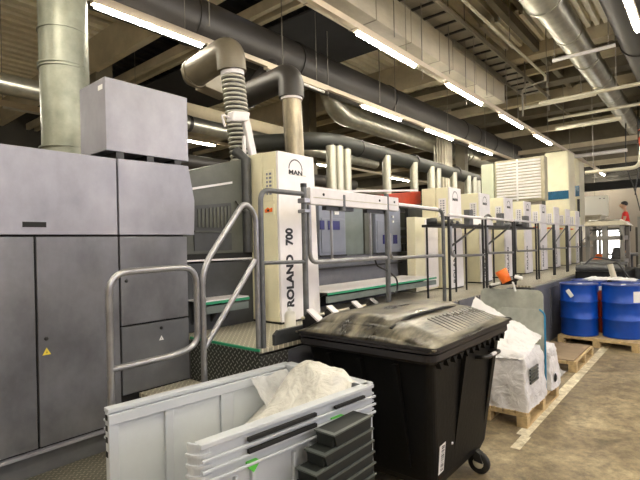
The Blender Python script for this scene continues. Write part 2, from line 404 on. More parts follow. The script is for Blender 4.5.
lamp_row(3.5, 4.62, -3, 24, [(-3 + .2, -1.4, 1), (-.4, 1.1, 1), (5.02, 6.55, 1), (7.74, 9.3, 1), (10.46, 12.0, 1), (13.1, 14.7, 1), (22.0, 23.6, 1)],
         ('white lighting track crossing the middle of the ceiling below the box duct',
          ['lit tube lamp on the middle track, behind the viewer on the left', 'lit tube lamp on the middle track, above the viewer', 'large lit tube lamp on the middle track nearest the viewer at top centre',
           'lit tube lamp on the middle track, second from the viewer', 'lit tube lamp on the middle track, third from the viewer', 'lit tube lamp on the middle track just before the louvred cabin',
           'small lit tube lamp at the far end of the middle track'], 'tube lamps on the middle track'), top=5.87)
lamp_row(.69, 4.62, -3, 7.6, [(-2.5, -1, 1), (.3, 1.8, 1), (3.1, 4.6, 1), (6.0, 7.52, 1)],
         ('lighting track at the top right edge under the large dark duct', ['lit tube lamp over the aisle, far behind the viewer', 'lit tube lamp over the aisle, above the viewer', 'lit tube lamp over the aisle, ahead of the viewer, out of frame',
          'bright tube lamp at the top right corner against the dark duct'], 'tube lamps over the aisle'), top=5.45)
lamp_row(-2.4, 4.62, -3, 22, [(-2.5, -1, 1), (1.5, 3, 1), (6, 7.5, 1), (11, 12.5, 1), (16, 17.5, 1)],
         ('lighting track beyond the aisle on the right', ['lit tube lamp beyond the aisle, behind the viewer', 'lit tube lamp beyond the aisle beside the viewer', 'lit tube lamp beyond the aisle near the bin', 'lit tube lamp beyond the aisle past the blue drums',
          'lit tube lamp beyond the aisle near the far wall'], 'tube lamps beyond the aisle'))
lamp_row(-5.6, 4.62, -3, 22, [(-2.5, -1, 1), (1.5, 3, 1), (6, 7.5, 1), (11, 12.5, 1), (16, 17.5, 1)],
         ('lighting track farthest out beyond the aisle', ['lit tube lamp on the outermost track, behind the viewer', 'lit tube lamp on the outermost track beside the viewer', 'lit tube lamp on the outermost track, third along', 'lit tube lamp on the outermost track, fourth along',
          'lit tube lamp on the outermost track near the far wall'], 'tube lamps on the outermost track'))
lamp_row(10.3, 4.62, -1, 23, [(.3, 1.6, 1), (2.9, 4.4, 0), (6.6, 7.85, 1), (12.0, 13.6, 1), (17, 18.5, 1)],
         ('thin distant lighting track seen low behind the machine', ['lit tube lamp on the distant track hidden by the grey cabinet', 'unlit tube lamp of the distant track left of the steel column duct', 'small lit tube lamp seen right of the grey ventilation box',
          'small lit tube lamp seen between the first tower and the bright pipes', 'lit tube lamp on the distant track near the far wall'], 'tube lamps on the distant track'))

def pipe(name, pts, r, m, label, cat, rings=(), ring_m='duct_ring', R=0.0, n=28, group=None, rw=.04, rt=1.06):
    pts2 = fillet(pts, R, 8) if R else pts
    o = obj(name, MB().tube(pts2, r, n), m, fixn=True, base=pts[0]); tag(o, label, cat, group)
    a, b = Vector(pts[0]), Vector(pts[1]); d = (b - a).normalized()
    for s in rings:
        c = a + d * s
        obj('seam_ring', MB().tube([c - d * rw, c + d * rw], r * rt, n), ring_m, o)
    return o
pipe('ventilation_duct', [(-3, 6.06, 5.3), (23.2, 6.06, 5.3)], .36, 'duct', 'huge black round duct crossing the whole upper picture', 'duct', (7.2, 9.5, 12.8, 17.1, 18.2, 19.7, 22.5))
pipe('ventilation_duct', [(7.75, 1.9, 5.55), (21.5, 1.9, 5.55)], .235, 'silver', 'bright silver round duct running steeply at upper right', 'duct', (1.6, 3.2, 4.8, 6.4, 8, 10), 'silver')
sd = pipe('duct_reducer', [(5.0, 1.9, 5.55), (7.75, 1.9, 5.55)], .285, 'silver', 'wider duct end joined to the bright silver duct at top', 'duct', (2.73,), 'silver')
pipe('ventilation_duct', [(2.0, .95, 5.7), (23, .95, 5.7)], .36, 'duct', 'large dark duct at the top right corner behind a bright lamp', 'duct', (9, 12, 15))
pipe('machine_exhaust_main', [(4.9, 5.6, 3.42), (5.55, 4.5, 3.42), (11.5, 4.5, 3.36)], .135, 'duct_green', 'dark green pipe held up by bright vertical pipes above the press', 'pipe', (), R=.5)
mo = COL.objects[-1] if False else None
for x in (6.4, 8.3, 10.3):
    o = obj('pipe_seam', MB().tube([(x - .025, 4.5, 3.41), (x + .025, 4.5, 3.41)], .146, 24), 'duct_ring', bpy.data.objects['machine_exhaust_main'])
pipe('ventilation_duct', [(9.3, 7.5, 6.3), (9.7, 7.5, 5.3), (16.5, 7.5, 5.3)], .30, 'silver', 'bent bright steel duct just under the black duct', 'duct', (), R=.45)
pipe('ventilation_duct', [(17.6, 7.5, 5.3), (23.0, 7.5, 5.3)], .33, 'silver', 'shiny short steel duct left of the louvred cabin', 'duct', (.3, .6), 'silver')
pipe('ventilation_duct', [(-2, 8.8, 4.55), (13.5, 8.8, 4.55)], .17, 'silver', 'thin grey duct passing behind the corrugated hose', 'duct', (8.0, 9.5, 11))
pipe('ventilation_duct', [(4.6, 9.0, 3.75), (12.5, 9.0, 3.75)], .16, 'duct', 'thin dark duct behind the upright rusty pipe', 'duct', (3,))
# box duct
bd = obj('box_duct', MB().box((3.9, 3.9, 5.27), (12.0, 4.42, 5.83)), 'boxduct', bevel=.004)
tag(bd, 'rectangular beige sheet metal duct above the middle lighting track', 'duct')
for x in (5.0, 6.1, 7.2, 8.3, 8.9, 10.1, 11.2, 11.97):
    obj('duct_flange', MB().box((x, 3.893, 5.262), (x + .014, 4.43, 5.838)), 'silver' if x > 11.9 else 'tray', bd)
obj('edge_angle', MB().box((8.9, 3.86, 5.72), (11.97, 3.9, 5.86)), 'silver', bd)
# cable ladder
cl = thing('cable_ladder', (3, 3.7, 5.9), 'dark cable tray with cross rungs beside the beige box duct', 'cable tray')
obj('side_rail', MB().box((-2.9, 3.48, 5.87), (23.5, 3.51, 5.97)), 'tray', cl); obj('side_rail', MB().box((-2.9, 3.97, 5.87), (14, 4.0, 5.97)), 'tray', cl)
obj('tray_bed', MB().box((3, 3.5, 5.93), (14, 3.98, 5.95)), 'tray', cl)
for i in range(24):
    x = 3.3 + i * .45; obj('rung', MB().box((x, 3.5, 5.89), (x + .035, 3.98, 5.925)), 'duct_ring', cl)
# thin pipes
def rod(name, pts, r, m, label, cat='pipe', R=0, n=10, group=None):
    o = obj(name, MB().tube(fillet(pts, R, 5) if R else pts, r, n), m, base=pts[0]); return tag(o, label, cat, group)
rod('sprinkler_pipe', [(5.5, 2.85, 5.5), (11.3, 2.78, 5.5), (11.3, 2.78, 5.38)], .026, 'creampipe', 'thin grey pipe running diagonally left of the silver duct', R=.05)
rod('sprinkler_pipe', [(11.4, 2.8, 5.42), (11.6, 3.36, 5.42), (11.6, 3.36, 4.75)], .02, 'tray', 'thin bent pipe dropping down right of the cable tray', R=.15)
rod('cross_pipe', [(10.3, 2.65, 4.62), (10.3, .2, 4.62)], .038, 'creampipe', 'long cream pipe crossing over the silver duct, lowest near pipe')
rod('cross_pipe', [(12.0, 3.55, 5.05), (12.0, 1.9, 5.05)], .042, 'creampipe', 'cream pipe ending at the left side of the silver duct')
rod('cross_pipe', [(9.5, 2.2, 5.15), (9.5, 1.2, 5.15)], .035, 'whitebar', 'short white pipe crossing in front of the silver duct')
rod('cross_pipe', [(14.0, 3.2, 4.85), (14.0, 1.66, 4.85)], .06, 'creampipe', 'thick cream pipe below the two upper cross pipes')
rod('cross_pipe', [(14.5, 3.5, 5.25), (14.5, 1.3, 5.25)], .045, 'creampipe', 'cream pipe behind the silver duct, between beams')
rod('cross_pipe', [(17.0, 3.4, 4.5), (17.0, 1.9, 4.5)], .06, 'whitebar', 'white pipe just above the far end of the lamps')
# valve piping at the right edge
v = thing('valve_pipe', (14.5, 1.1, 3.4), 'bent grey pipe with a red valve at the right edge', 'pipe')
obj('pipe_run', MB().tube(fillet([(14.5, 2.6, 3.62), (14.5, 1.35, 3.62), (14.5, 1.25, 4.9)], .2, 6), .05, 12), 'creampipe', v)
obj('valve', MB().lathe((14.5, 1.25, 4.15), [(0, 0), (.1, 0), (.12, .08), (.12, .22), (.06, .3), (0, .3)], 14), 'red', v)
obj('hand_wheel', MB().tube([(14.38 + .1 * math.cos(a), 1.25 + .1 * math.sin(a), 4.55) for a in [i * PI / 8 for i in range(17)]], .015, 6), 'red', v)
rod('hanging_cable', [(17, 1.9, 6), (17, 1.95, 4.0), (17, 1.72, 3.25), (17, 1.6, 2.6)], .018, 'black', 'black cable hanging in front of the far wall at right', 'cable', R=.3, n=6)
rod('hanging_cable', [(17, 1.6, 6), (17, 1.62, 3.9), (17, 1.70, 3.3), (17, 1.72, 3.1)], .018, 'black', 'second black cable meeting the first at the right edge', 'cable', R=.3, n=6)
rod('conduit', [(24 - .1, 4.0, 4.5), (24 - .1, -2, 4.5)], .05, 'walldark', 'dark conduit along the top of the far wall', 'pipe')
# hanger rods fixed to the suspended services
def hangers(o, pts):
    for (x, y, z) in pts: obj('hanger_rod', MB().tube([(x, y, z), (x, y, 6.74)], .008, 6), 'chromewire', o)
D_ = bpy.data.objects
hangers(D_['box_duct'], [(5.0, 4.35, 5.82), (7.5, 4.35, 5.82), (10, 4.35, 5.82)])
hangers(D_['duct_reducer'], [(5.6, 1.9, 5.82), (7.2, 1.9, 5.82)])
hangers(D_['sprinkler_pipe'], [(6.2, 2.84, 5.5), (9.0, 2.81, 5.5)]); hangers(D_['sprinkler_pipe.001'], [(11.6, 3.3, 5.42)])
hangers(D_['cross_pipe'], [(10.3, 2.5, 4.62), (10.3, 1.3, 4.62)]); hangers(D_['cross_pipe.001'], [(12.0, 3.4, 5.05), (12.0, 2.2, 5.05)])
hangers(D_['cross_pipe.002'], [(9.5, 2.17, 5.15), (9.5, 1.3, 5.15)]); hangers(D_['cross_pipe.003'], [(14.0, 3.0, 4.85)]); hangers(D_['valve_pipe'], [(14.5, 2.4, 3.62)])
# wires hanging from the roof
wl = 0
for i, (x, y) in enumerate(((4.15, 5.5), (5.6, 5.45), (6.3, 3.7), (7.3, 3.75), (8.4, 3.75), (9.3, 3.8), (10.2, 3.7), (7.0, 5.6), (9.0, 5.7), (11.2, 3.6), (3.2, 8.0), (2.4, 9.0), (12.5, 3.0), (3.6, 9.5))):
    o = obj('hanging_wire', MB().tube([(x, y, 6.75), (x, y, 4.62 if i % 2 else 5.0)], .009, 6), 'chromewire')
    tag(o, 'thin steel wire hanging straight down from the roof deck', 'wire', 'thin wires hanging from the roof')

# bright vertical exhaust pipes on top of the press
vp = [(5.53, 2.3, 3.3), (5.72, 2.3, 3.32), (5.92, 2.3, 3.3), (7.12, 2.5, 3.36), (8.12, 2.5, 3.36), (8.85, 2.5, 3.36), (9.15, 2.5, 3.36), (9.95, 2.5, 3.36), (10.75, 2.5, 3.36), (11.1, 2.5, 3.36), (11.35, 2.5, 3.3)]
vl = ['leftmost of the three bright upright pipes above the grey consoles', 'middle one of the three bright upright pipes above the grey consoles', 'right one of the three bright upright pipes above the grey consoles',
      'bright upright pipe standing alone left of the red bar', 'bright upright pipe above the right end of the red bar', 'bright upright pipe at the left behind the second tower', 'bright upright pipe right behind the second tower top',
      'short bright pipe between the second and third towers', 'left pipe of the pair behind the third tower', 'right pipe of the pair behind the third tower', 'short bright pipe beside the louvred cabin']
for (x, z0, z1), l in zip(vp, vl):
    o = thing('exhaust_pipe', (x, 4.4, z0), l, 'pipe', 'bright pipes on top of the press')
    obj('pipe_body', MB().tube([(x, 4.4, z0), (x, 4.4, z1)], .078, 18), 'chrome', o)
    obj('pipe_collar', MB().tube([(x, 4.4, z1 - .02), (x, 4.4, z1 + .03)], .05, 16), 'duct_ring', o)
# ribbed column duct at left
cd = thing('upright_duct', (1.92, 4.9, 0), 'wide upright grey steel duct rising at left behind the cabinet', 'duct')
obj('duct_body', MB().tube([(1.95, 4.9, 0), (1.93, 4.9, 2.47), (1.89, 4.9, 6.72)], .222, 40), 'column', cd)
for z in (2.8, 3.58, 3.61, 3.95, 4.9):
    obj('duct_seam', MB().tube([(1.91, 4.9, z), (1.91, 4.9, z + .012)], .229, 40), 'column', cd)
# flexible hose with elbow
fh = thing('flexible_hose', (3.48, 4.1, 2.7), 'ribbed grey hose rising from the delivery end to a fat bent duct', 'hose')
zz0, zz1 = 2.72, 3.74; nrib = 21
fb = MB(); hr = (zz1 - zz0) / nrib
for i in range(nrib):
    fb.lathe((0, 0, 0), [(.108, i * hr), (.134, i * hr + hr * .05), (.134, i * hr + hr * .42), (.108, i * hr + hr * .5)], 28)
fb.v = [(x + 3.52 - .12 * ((z) / 1.02), y + 4.1, z + zz0) for x, y, z in fb.v]
obj('corrugated_hose', fb, 'flex', fh, bevel=0)
lin = MB().lathe((0, 0, 0), [(.109, 0), (.109, 1.02)], 24); lin.v = [(x + 3.52 - .12 * (z / 1.02), y + 4.1, z + zz0) for x, y, z in lin.v]
obj('hose_lining', lin, 'duct_ring', fh)
obj('hose_clamp', MB().tube([(3.40, 4.1, 3.73), (3.395, 4.1, 3.79)], .132, 28), 'whitebar', fh)
obj('duct_elbow', MB().tube(fillet([(3.39, 4.1, 3.78), (3.37, 4.1, 4.02), (3.37, 4.82, 3.92)], .22, 8), .165, 28), 'elbow', fh)
obj('duct_riser', MB().tube(fillet([(3.37, 4.8, 3.92), (3.45, 4.95, 3.95), (4.75, 5.9, 5.0)], .05, 8), .12, 24), 'duct', fh)
obj('flange', MB().tube([(3.37, 4.75, 3.925), (3.37, 4.79, 3.92)], .175, 28), 'elbow', fh)
up = thing('exhaust_pipe', (4.4, 4.1, 2.7), 'upright rusty steel pipe with a black elbow behind the first tower', 'pipe')
obj('pipe_body', MB().tube([(4.42, 4.1, 2.6), (4.36, 4.1, 3.68)], .125, 28), 'rusty', up)
obj('pipe_collar', MB().tube([(4.36, 4.1, 3.67), (4.36, 4.1, 3.71)], .14, 28), 'whitebar', up)
obj('duct_elbow', MB().tube(fillet([(4.36, 4.1, 3.7), (4.36, 4.1, 4.0), (4.36, 5.0, 3.92)], .22, 8), .165, 28), 'duct', up)
obj('duct_riser', MB().tube(fillet([(4.36, 4.96, 3.92), (4.44, 5.06, 3.95), (5.75, 5.9, 5.0)], .05, 8), .12, 24), 'duct', up)
obj('flange', MB().tube([(4.36, 4.93, 3.92), (4.36, 4.97, 3.92)], .175, 28), 'duct', up)
hb = MB(); hb.prism([(3.95, 4.05), (4.0, 4.42), (4.3, 4.5), (4.38, 4.0)], 1, 5.35, 5.6)
tag(obj('hood_box', hb, 'tray', bevel=.01), 'slanted dark grey sheet metal hood between the two bent ducts', 'hood')

# ================================================================== ELECTRICAL CABINET
Yc = 3.36
cb = thing('electrical_cabinet', (1.3, Yc + .4, 0), 'tall grey machine control cabinet filling the left side of the picture', 'cabinet')
obj('body', MB().prism([(-.6, .5), (2.24, .5), (2.24, 1.9), (2.28, 2.1), (2.25, 2.46), (-.6, 2.46)], 1, Yc + .03, 4.3), 'gap', cb)
obj('base_plinth', MB().prism([(Yc + .0, 0), (4.3, 0), (4.3, .5), (Yc + .03, .5)], 0, -.6, 1.67), 'cab_dark', cb)
obj('base_plinth', MB().box((1.67, Yc + .06, 0), (2.24, 4.3, .7)), 'darkgrey', cb)
def panel(name, x0, x1, z0, z1, m='cab', par=cb, g=.007, d=.03, pts=None):
    mb = MB()
    if pts: mb.prism(pts, 1, Yc, Yc + d)
    else: mb.box((x0 + g, Yc, z0 + g), (x1 - g, Yc + d, z1 - g))
    return obj(name, mb, m, par, bevel=.004)
up1 = panel('upper_panel', -.6, 1.67, 1.9, 2.48)
obj('handle_recess', MB().box((1.04, Yc - .001, 1.955), (1.18, Yc + .01, 1.99)), 'gap', up1)
obj('recess_lip', MB().box((1.035, Yc - .004, 1.948), (1.185, Yc + .006, 1.955)), 'cab', up1)
d1 = panel('door', .55, 1.11, .51, 1.9, 'cab_shaded'); d2 = panel('door', 1.11, 1.67, .51, 1.9, 'cab_shaded'); d0 = panel('door', -.6, .55, .51, 1.9, 'cab_shaded')
def lock(par, x, z):
    obj('lock', MB().lathe((x, Yc - .006, z), [(0, 0), (.011, 0), (.013, .004), (.013, .01)], 14, axis=1), 'black', par)
def tri(par, x, z, s, m):
    t = MB().prism([(x - s, z - s * .8), (x + s, z - s * .8), (x, z + s)], 1, Yc - .002, Yc + .001)
    o = obj('warning_sticker', t, m, par)
    obj('sticker_mark', MB().prism([(x - s * .1, z - s * .4), (x + s * .15, z - s * .4), (x + s * .05, z + .3 * s)], 1, Yc - .003, Yc), 'ink', o)
    return o
lock(d2, 1.165, 1.22); tri(d2, 1.165, 1.135, .026, 'yellow')
r1 = panel('side_panel', 0, 0, 0, 0, pts=[(1.677, 1.907), (2.33, 1.907), (2.34, 2.2), (2.285, 2.49), (1.677, 2.475)])
r2 = panel('side_panel', 1.67, 2.262, 1.22, 1.9, 'cab_shaded'); r3 = panel('lower_panel', 1.67, 2.262, .70, 1.22, 'cab_dark')
lock(r2, 1.72, 1.56); lock(r3, 2.0, 1.165); tri(r3, 2.0, 1.085, .02, 'label')
obj('kick_rail', MB().box((-.6, Yc - .02, .485), (1.67, Yc + .02, .505)), 'cab', cb)
# ventilation box on top
vb = thing('ventilation_box', (1.97, 3.65, 2.53), 'pale grey sheet metal box standing on top of the grey cabinet', 'box')
obj('casing', MB().box((1.62, 3.42, 2.54), (2.33, 3.86, 3.09)), 'cab', vb, bevel=.006)
obj('maker_label', MB().box((1.617, 3.46, 3.005), (1.621, 3.53, 3.04)), 'label', vb)
for x in (1.7, 1.95, 2.2): obj('foot', MB().box((x, 3.43, 2.49), (x + .06, 3.84, 2.54)), 'black', vb)

# ================================================================== STEPS AND GALLERY
st = thing('access_steps', (1.3, 2.9, 0), 'chequer plate steps leading up along the grey cabinet', 'steps')
obj('lower_tread', MB().box((.2, 2.56, .32), (1.8, 3.355, .35)), 'plate_low', st)
obj('lower_riser', MB().box((.2, 2.56, .0), (1.8, 2.58, .32)), 'plate_front', st)
obj('upper_tread', MB().box((1.8, 2.56, .67), (2.25, 3.355, .70)), 'tread', st)
obj('upper_riser', MB().box((1.8, 2.56, .35), (1.82, 3.35, .67)), 'plate_side', st)
obj('green_mark', MB().box((1.02, 2.9, .351), (1.09, 3.06, .353)), 'green', st)
gp = thing('press_gallery', (2.3, 2.9, 0), 'raised chequer plate walkway with green edge along the printing press', 'platform')
obj('walkway_plate', MB().box((2.27, 2.50, 1.02), (8.0, 3.6, 1.05)), 'tread', gp)
obj('side_plate', MB().box((2.262, 2.50, .0), (2.28, 3.35, 1.03)), 'plate_side', gp)
obj('green_nosing', MB().box((2.258, 2.50, 1.035), (2.275, 3.35, 1.053)), 'green', gp)
obj('front_plate', MB().box((2.27, 2.495, .0), (2.55, 2.52, 1.0)), 'plate_front', gp)
obj('front_panel', MB().box((2.55, 2.49, .0), (8.0, 2.51, 1.0)), 'band', gp)
for i, x in enumerate((2.9, 3.6, 4.3, 5.0, 5.7, 6.4, 7.1)):
    obj('toe_board', MB().box((x, 2.478, .88), (x + .62, 2.495, 1.04)), 'band', gp, bevel=.004)
g2 = thing('press_gallery', (10, 2.7, 0), 'far grey part of the raised walkway behind the blue drums', 'platform')
obj('walkway_plate', MB().box((8.0, 2.25, 1.02), (13.5, 3.6, 1.05)), 'tread', g2)
obj('front_panel', MB().box((8.0, 2.2, 0), (13.5, 2.25, 1.02)), 'band', g2)
obj('walkway_plate', MB().box((13.5, 2.5, 1.02), (17.15, 3.6, 1.05)), 'tread', g2)
obj('front_panel', MB().box((13.5, 2.5, 0), (17.15, 2.52, 1.02)), 'band', g2)
for x in (8.3, 8.95, 9.6, 10.4, 11.3): obj('cover_panel', MB().box((x, 2.185, .25), (x + .55, 2.2, .95)), 'band', g2, bevel=.004)
# dark toe box in front of the first tower
tb = thing('toe_box', (2.8, 2.7, 1.05), 'low dark grey metal box on the walkway edge before the first tower', 'box')
obj('box_body', MB().prism([(2.42, 1.05), (2.95, 1.05), (2.95, 1.16), (2.46, 1.16), (2.42, 1.13)], 1, 2.50, 2.53), 'darkgrey', tb, bevel=.004)
lv = MB()
for z in (.62, .68, .74, .80): lv.box((2.5, 2.484, z), (2.9, 2.494, z + .025))
obj('louvre', lv, 'black', gp)
# footboards (green edged) at the machine side
def footboard(x0, x1, y0, y1, z, label):
    t = thing('footboard', ((x0 + x1) / 2, (y0 + y1) / 2, z - .1), label, 'step')
    obj('board_top', MB().box((x0, y0 - .012, z - .006), (x1, y1, z + .004)), 'whitebar', t)
    obj('green_edge', MB().box((x0, y0 - .012, z - .03), (x1 + .012, y0, z - .006)), 'green', t)
    obj('board_front', MB().box((x0, y0 - .01, z - .11), (x1, y0 + .02, z - .046)), 'console_dark', t)
    for x in (x0 + .05, (x0 + x1) / 2, x1 - .1): obj('bracket', MB().prism([(y0 + .05, z - .02), (y1, z - .02), (y1, z - .25)], 0, x, x + .02), 'darkgrey', t)
footboard(3.66, 6.1, 3.0, 3.55, 1.31, 'long green edged footboard below the grey consoles')
footboard(2.33, 2.84, 3.28, 3.52, 1.34, 'short green edged footboard below the delivery window')

# ================================================================== DELIVERY END
dl = thing('press_delivery', (2.7, 3.9, 1.05), 'dark grey delivery end of the press between cabinet and first tower', 'machine part')
obj('lower_housing', MB().box((2.3, 3.5, 1.05), (3.12, 4.6, 1.66)), 'darkgrey', dl, bevel=.006)
obj('upper_housing', MB().prism([(2.3, 1.74), (3.1, 1.74), (3.1, 2.68), (2.92, 2.64), (2.3, 2.45)], 1, 3.5, 4.4), 'hood', dl, bevel=.006)
obj('white_sill', MB().box((2.32, 3.48, 1.675), (3.08, 3.5, 1.69)), 'whitebar', dl)
obj('dark_slot', MB().box((2.3, 3.497, 1.69), (3.1, 3.52, 1.74)), 'gap', dl)
obj('trim_strip', MB().prism([(2.41, 2.31), (2.86, 2.405), (2.86, 2.425), (2.41, 2.33)], 1, 3.488, 3.5), 'whitebar', dl)
gr = MB()
for i in range(9):
    x = 2.46 + i * .042; gr.prism([(x, 1.98), (x + .022, 1.98), (x + .022, 2.14 + i * .006), (x, 2.14 + i * .006)], 1, 3.485, 3.5)
wd = obj('viewing_window', MB().prism([(2.42, 1.77), (2.84, 1.77), (2.84, 2.22), (2.42, 2.17)], 1, 3.492, 3.503), 'darkgrey', dl)
obj('guard_bars', gr, 'hood', wd)
obj('window_bar', MB().box((2.42, 3.48, 1.935), (2.84, 3.495, 1.95)), 'hood', wd)
obj('corner_post', MB().tube([(3.04, 3.5, 1.74), (3.04, 3.5, 2.66), (3.0, 3.6, 2.75)], .055, 14), 'darkgrey', dl)
obj('grab_handle', MB().tube(fillet([(2.9, 3.49, 2.24), (2.92, 3.45, 2.16), (2.98, 3.46, 2.13)], .05), .009, 8), 'black', dl)
# robot like sensor bracket on top of the first tower
sb = thing('sensor_bracket', (3.35, 3.7, 2.72), 'white articulated bracket standing on top of the first tower', 'bracket')
obj('upright_arm', MB().prism([(3.28, 2.7), (3.36, 2.7), (3.24, 3.18), (3.15, 3.18)], 1, 3.66, 3.71), 'whitebar', sb, bevel=.008)
obj('slim_arm', MB().tube([(3.2, 3.7, 2.72), (3.2, 3.7, 2.95)], .02, 10), 'whitebar', sb)
obj('head', MB().prism([(3.0, 3.06), (3.22, 3.1), (3.25, 3.2), (3.02, 3.17)], 1, 3.64, 3.74), 'whitebar', sb, bevel=.015)
obj('cable', MB().tube(fillet([(3.02, 3.69, 3.1), (2.9, 3.69, 3.12), (2.95, 3.69, 3.0)], .05), .012, 8), 'whitebar', sb)

# ================================================================== PRINTING TOWERS
def arc(cx, cz, y, r, w, n=18, a0=0, a1=PI):
    mb = MB(); vs = []; 
    for i in range(n + 1):
        a = a0 + (a1 - a0) * i / n
        for q in (r, r - w): vs.append((cx + q * math.cos(a), y, cz + q * math.sin(a)))
    vs2 = [(x, y + .003, z) for x, _, z in vs]
    m2 = len(vs)
    mb.add(vs + vs2, [(2 * i, 2 * i + 1, 2 * i + 3, 2 * i + 2) for i in range(n)] + [(m2 + 2 * i, m2 + 2 * i + 2, m2 + 2 * i + 3, m2 + 2 * i + 1) for i in range(n)])
    return mb
def tower(x0, w, y0, dep, zt, label, first=False, name_text=None, logo=True):
    t = thing('printing_tower', (x0 + w / 2, y0 + dep / 2, 1.05), label, 'printing tower', None if first else 'cream printing towers')
    fl = .03
    fr = MB().prism([(x0, zt), (x0 + w - fl, zt), (x0 + w + fl, 1.07), (x0 + .01, 1.07)], 1, y0, y0 + .03)
    obj('front_panel', fr, 'white', t, bevel=.006)
    obj('side_door', MB().prism([(y0 + .032, 1.07), (y0 + dep * .5 - .004, 1.07), (y0 + dep * .5 - .004, zt + .005), (y0 + .032, zt)], 0, x0, x0 + .03), 'cream', t, bevel=.006)  # cream tone puts the yellowish lighting of the side faces into the colour
    obj('side_door', MB().prism([(y0 + dep * .5 + .004, 1.07), (y0 + dep, 1.07), (y0 + dep, zt + .01), (y0 + dep * .5 + .004, zt + .01)], 0, x0, x0 + .03), 'cream', t, bevel=.006)
    obj('core', MB().box((x0 + .03, y0 + .03, 1.05), (x0 + w, y0 + dep, zt - .01)), 'creamlow', t)
    obj('plinth', MB().box((x0 + .01, y0 + .01, 1.05), (x0 + w + .02, y0 + dep, 1.072)), 'black', t)
    if logo:
        cx, cz = x0 + w * .44, zt - .155
        lg = obj('logo_arc', arc(cx, cz, y0 - .003, .10, .011), 'ink', t)
        text('logo_letters', 'MAN', (cx - .10, y0 - .002, cz - .052), (1, 0, 0), (0, 0, 1), .062, 'ink', t, 1.45, .002)
    if first:
        text('name_letters', 'ROLAND', (x0 + .175, y0 - .002, 1.20), (0, 0, 1), (-1, 0, 0), .128, 'ink', t, .97, .006)
        text('name_letters', '700', (x0 + .175, y0 - .002, 1.80), (0, 0, 1), (-1, 0, 0), .128, 'ink', t, .86, .006)
    elif name_text:
        text('name_letters', 'ROLAND', (x0 + .175, y0 - .002, 1.14), (0, 0, 1), (-1, 0, 0), .13, 'ink', t, 1.0, .002)
    obj('panel_seam', MB().box((x0 + .15, y0 - .001, zt - .21), (x0 + w - .16, y0 + .001, zt - .204)), 'creamlow', t)
    # switch panel on the side face
    sp = obj('switch_panel', MB().box((x0 - .006, y0 + .06, zt - .47), (x0, y0 + .19, zt - .17)), 'white' if not first else 'cream', t, bevel=.003)
    for i in range(6):
        z = zt - .22 - i * .038
        for (ya, yb) in ((.085, .115), (.135, .155)): obj('push_button', MB().box((x0 - .009, y0 + ya, z), (x0 - .005, y0 + yb, z + .02)), 'console', sp)
    wp = obj('warning_plate', MB().box((x0 - .006, y0 + .06, zt - .6), (x0, y0 + .2, zt - .5)), 'cream', t)
    obj('warning_mark', MB().prism([(y0 + .08, zt - .575), (y0 + .18, zt - .58), (y0 + .185, zt - .55), (y0 + .14, zt - .53), (y0 + .12, zt - .545), (y0 + .08, zt - .535)], 0, x0 - .009, x0 - .005), 'orange', wp)
    obj('warning_mark', MB().box((x0 - .0105, y0 + .12, zt - .57), (x0 - .008, y0 + .15, zt - .55)), 'ink', wp)
    return t
tower(3.10, .55, 3.11, .44, 2.70, 'tall white and cream printing tower lettered ROLAND 700', True)
# narrow white post panel beside the first tower
np_ = obj('side_post', MB().prism([(3.28, 1.06), (3.62, 1.06), (3.58, 2.1), (3.5, 2.16), (3.24, 2.16)], 1, 2.985, 3.0), 'white', bevel=.006) if False else None
tl = ['second cream tower, right of the grey consoles and red bar', 'third cream tower, the next one right of the second', 'fourth cream tower, in front of the louvred cabin', 'fifth cream tower, below the louvred cabin',
      'sixth cream tower, below the tall cream cabin with blue window', 'seventh cream tower, farther along behind the railing', 'eighth cream tower, near the far end of the row', 'last cream tower at the far end of the row']
Tx = [6.87, 8.12, 9.42, 10.7, 11.98, 13.26, 14.54, 15.82]
for i, (x, l) in enumerate(zip(Tx, tl)):
    tower(x, .46 if i == 0 else .52, 3.11, .48 if i == 0 else .75, 2.66, l, name_text=True, logo=i < 5)
    g = thing('unit_guard', (x + .85, 3.6, 1.05), l.split(',')[0].replace('tower', 'tower') + ': cream guard door just right of it', 'guard door', 'guards between the towers')
    g['label'] = 'cream guard door in the gap right of the ' + l.split(' cream tower')[0].lower() + ' cream tower'
    obj('lower_guard', MB().box((x + .56, 3.35, 1.06), (x + 1.22, 3.38, 1.95)), 'creamlow', g, bevel=.006)
    obj('door_handle', MB().box((x + .64, 3.33, 1.45), (x + .68, 3.35, 1.6)), 'black', g)
    obj('upper_shield', MB().box((x + .56, 3.5, 2.0), (x + 1.22, 3.53, 2.35)), 'hood', g)
# small cream cabinet left of the second tower
sc = thing('cream_locker', (6.45, 3.4, 1.05), 'low cream cabinet attached left of the second tower', 'cabinet')
obj('body', MB().box((6.12, 3.32, 1.07), (6.84, 3.46, 2.18)), 'cream', sc, bevel=.006)
obj('door', MB().box((6.42, 3.305, 1.1), (6.84, 3.32, 2.14)), 'white', sc, bevel=.004)
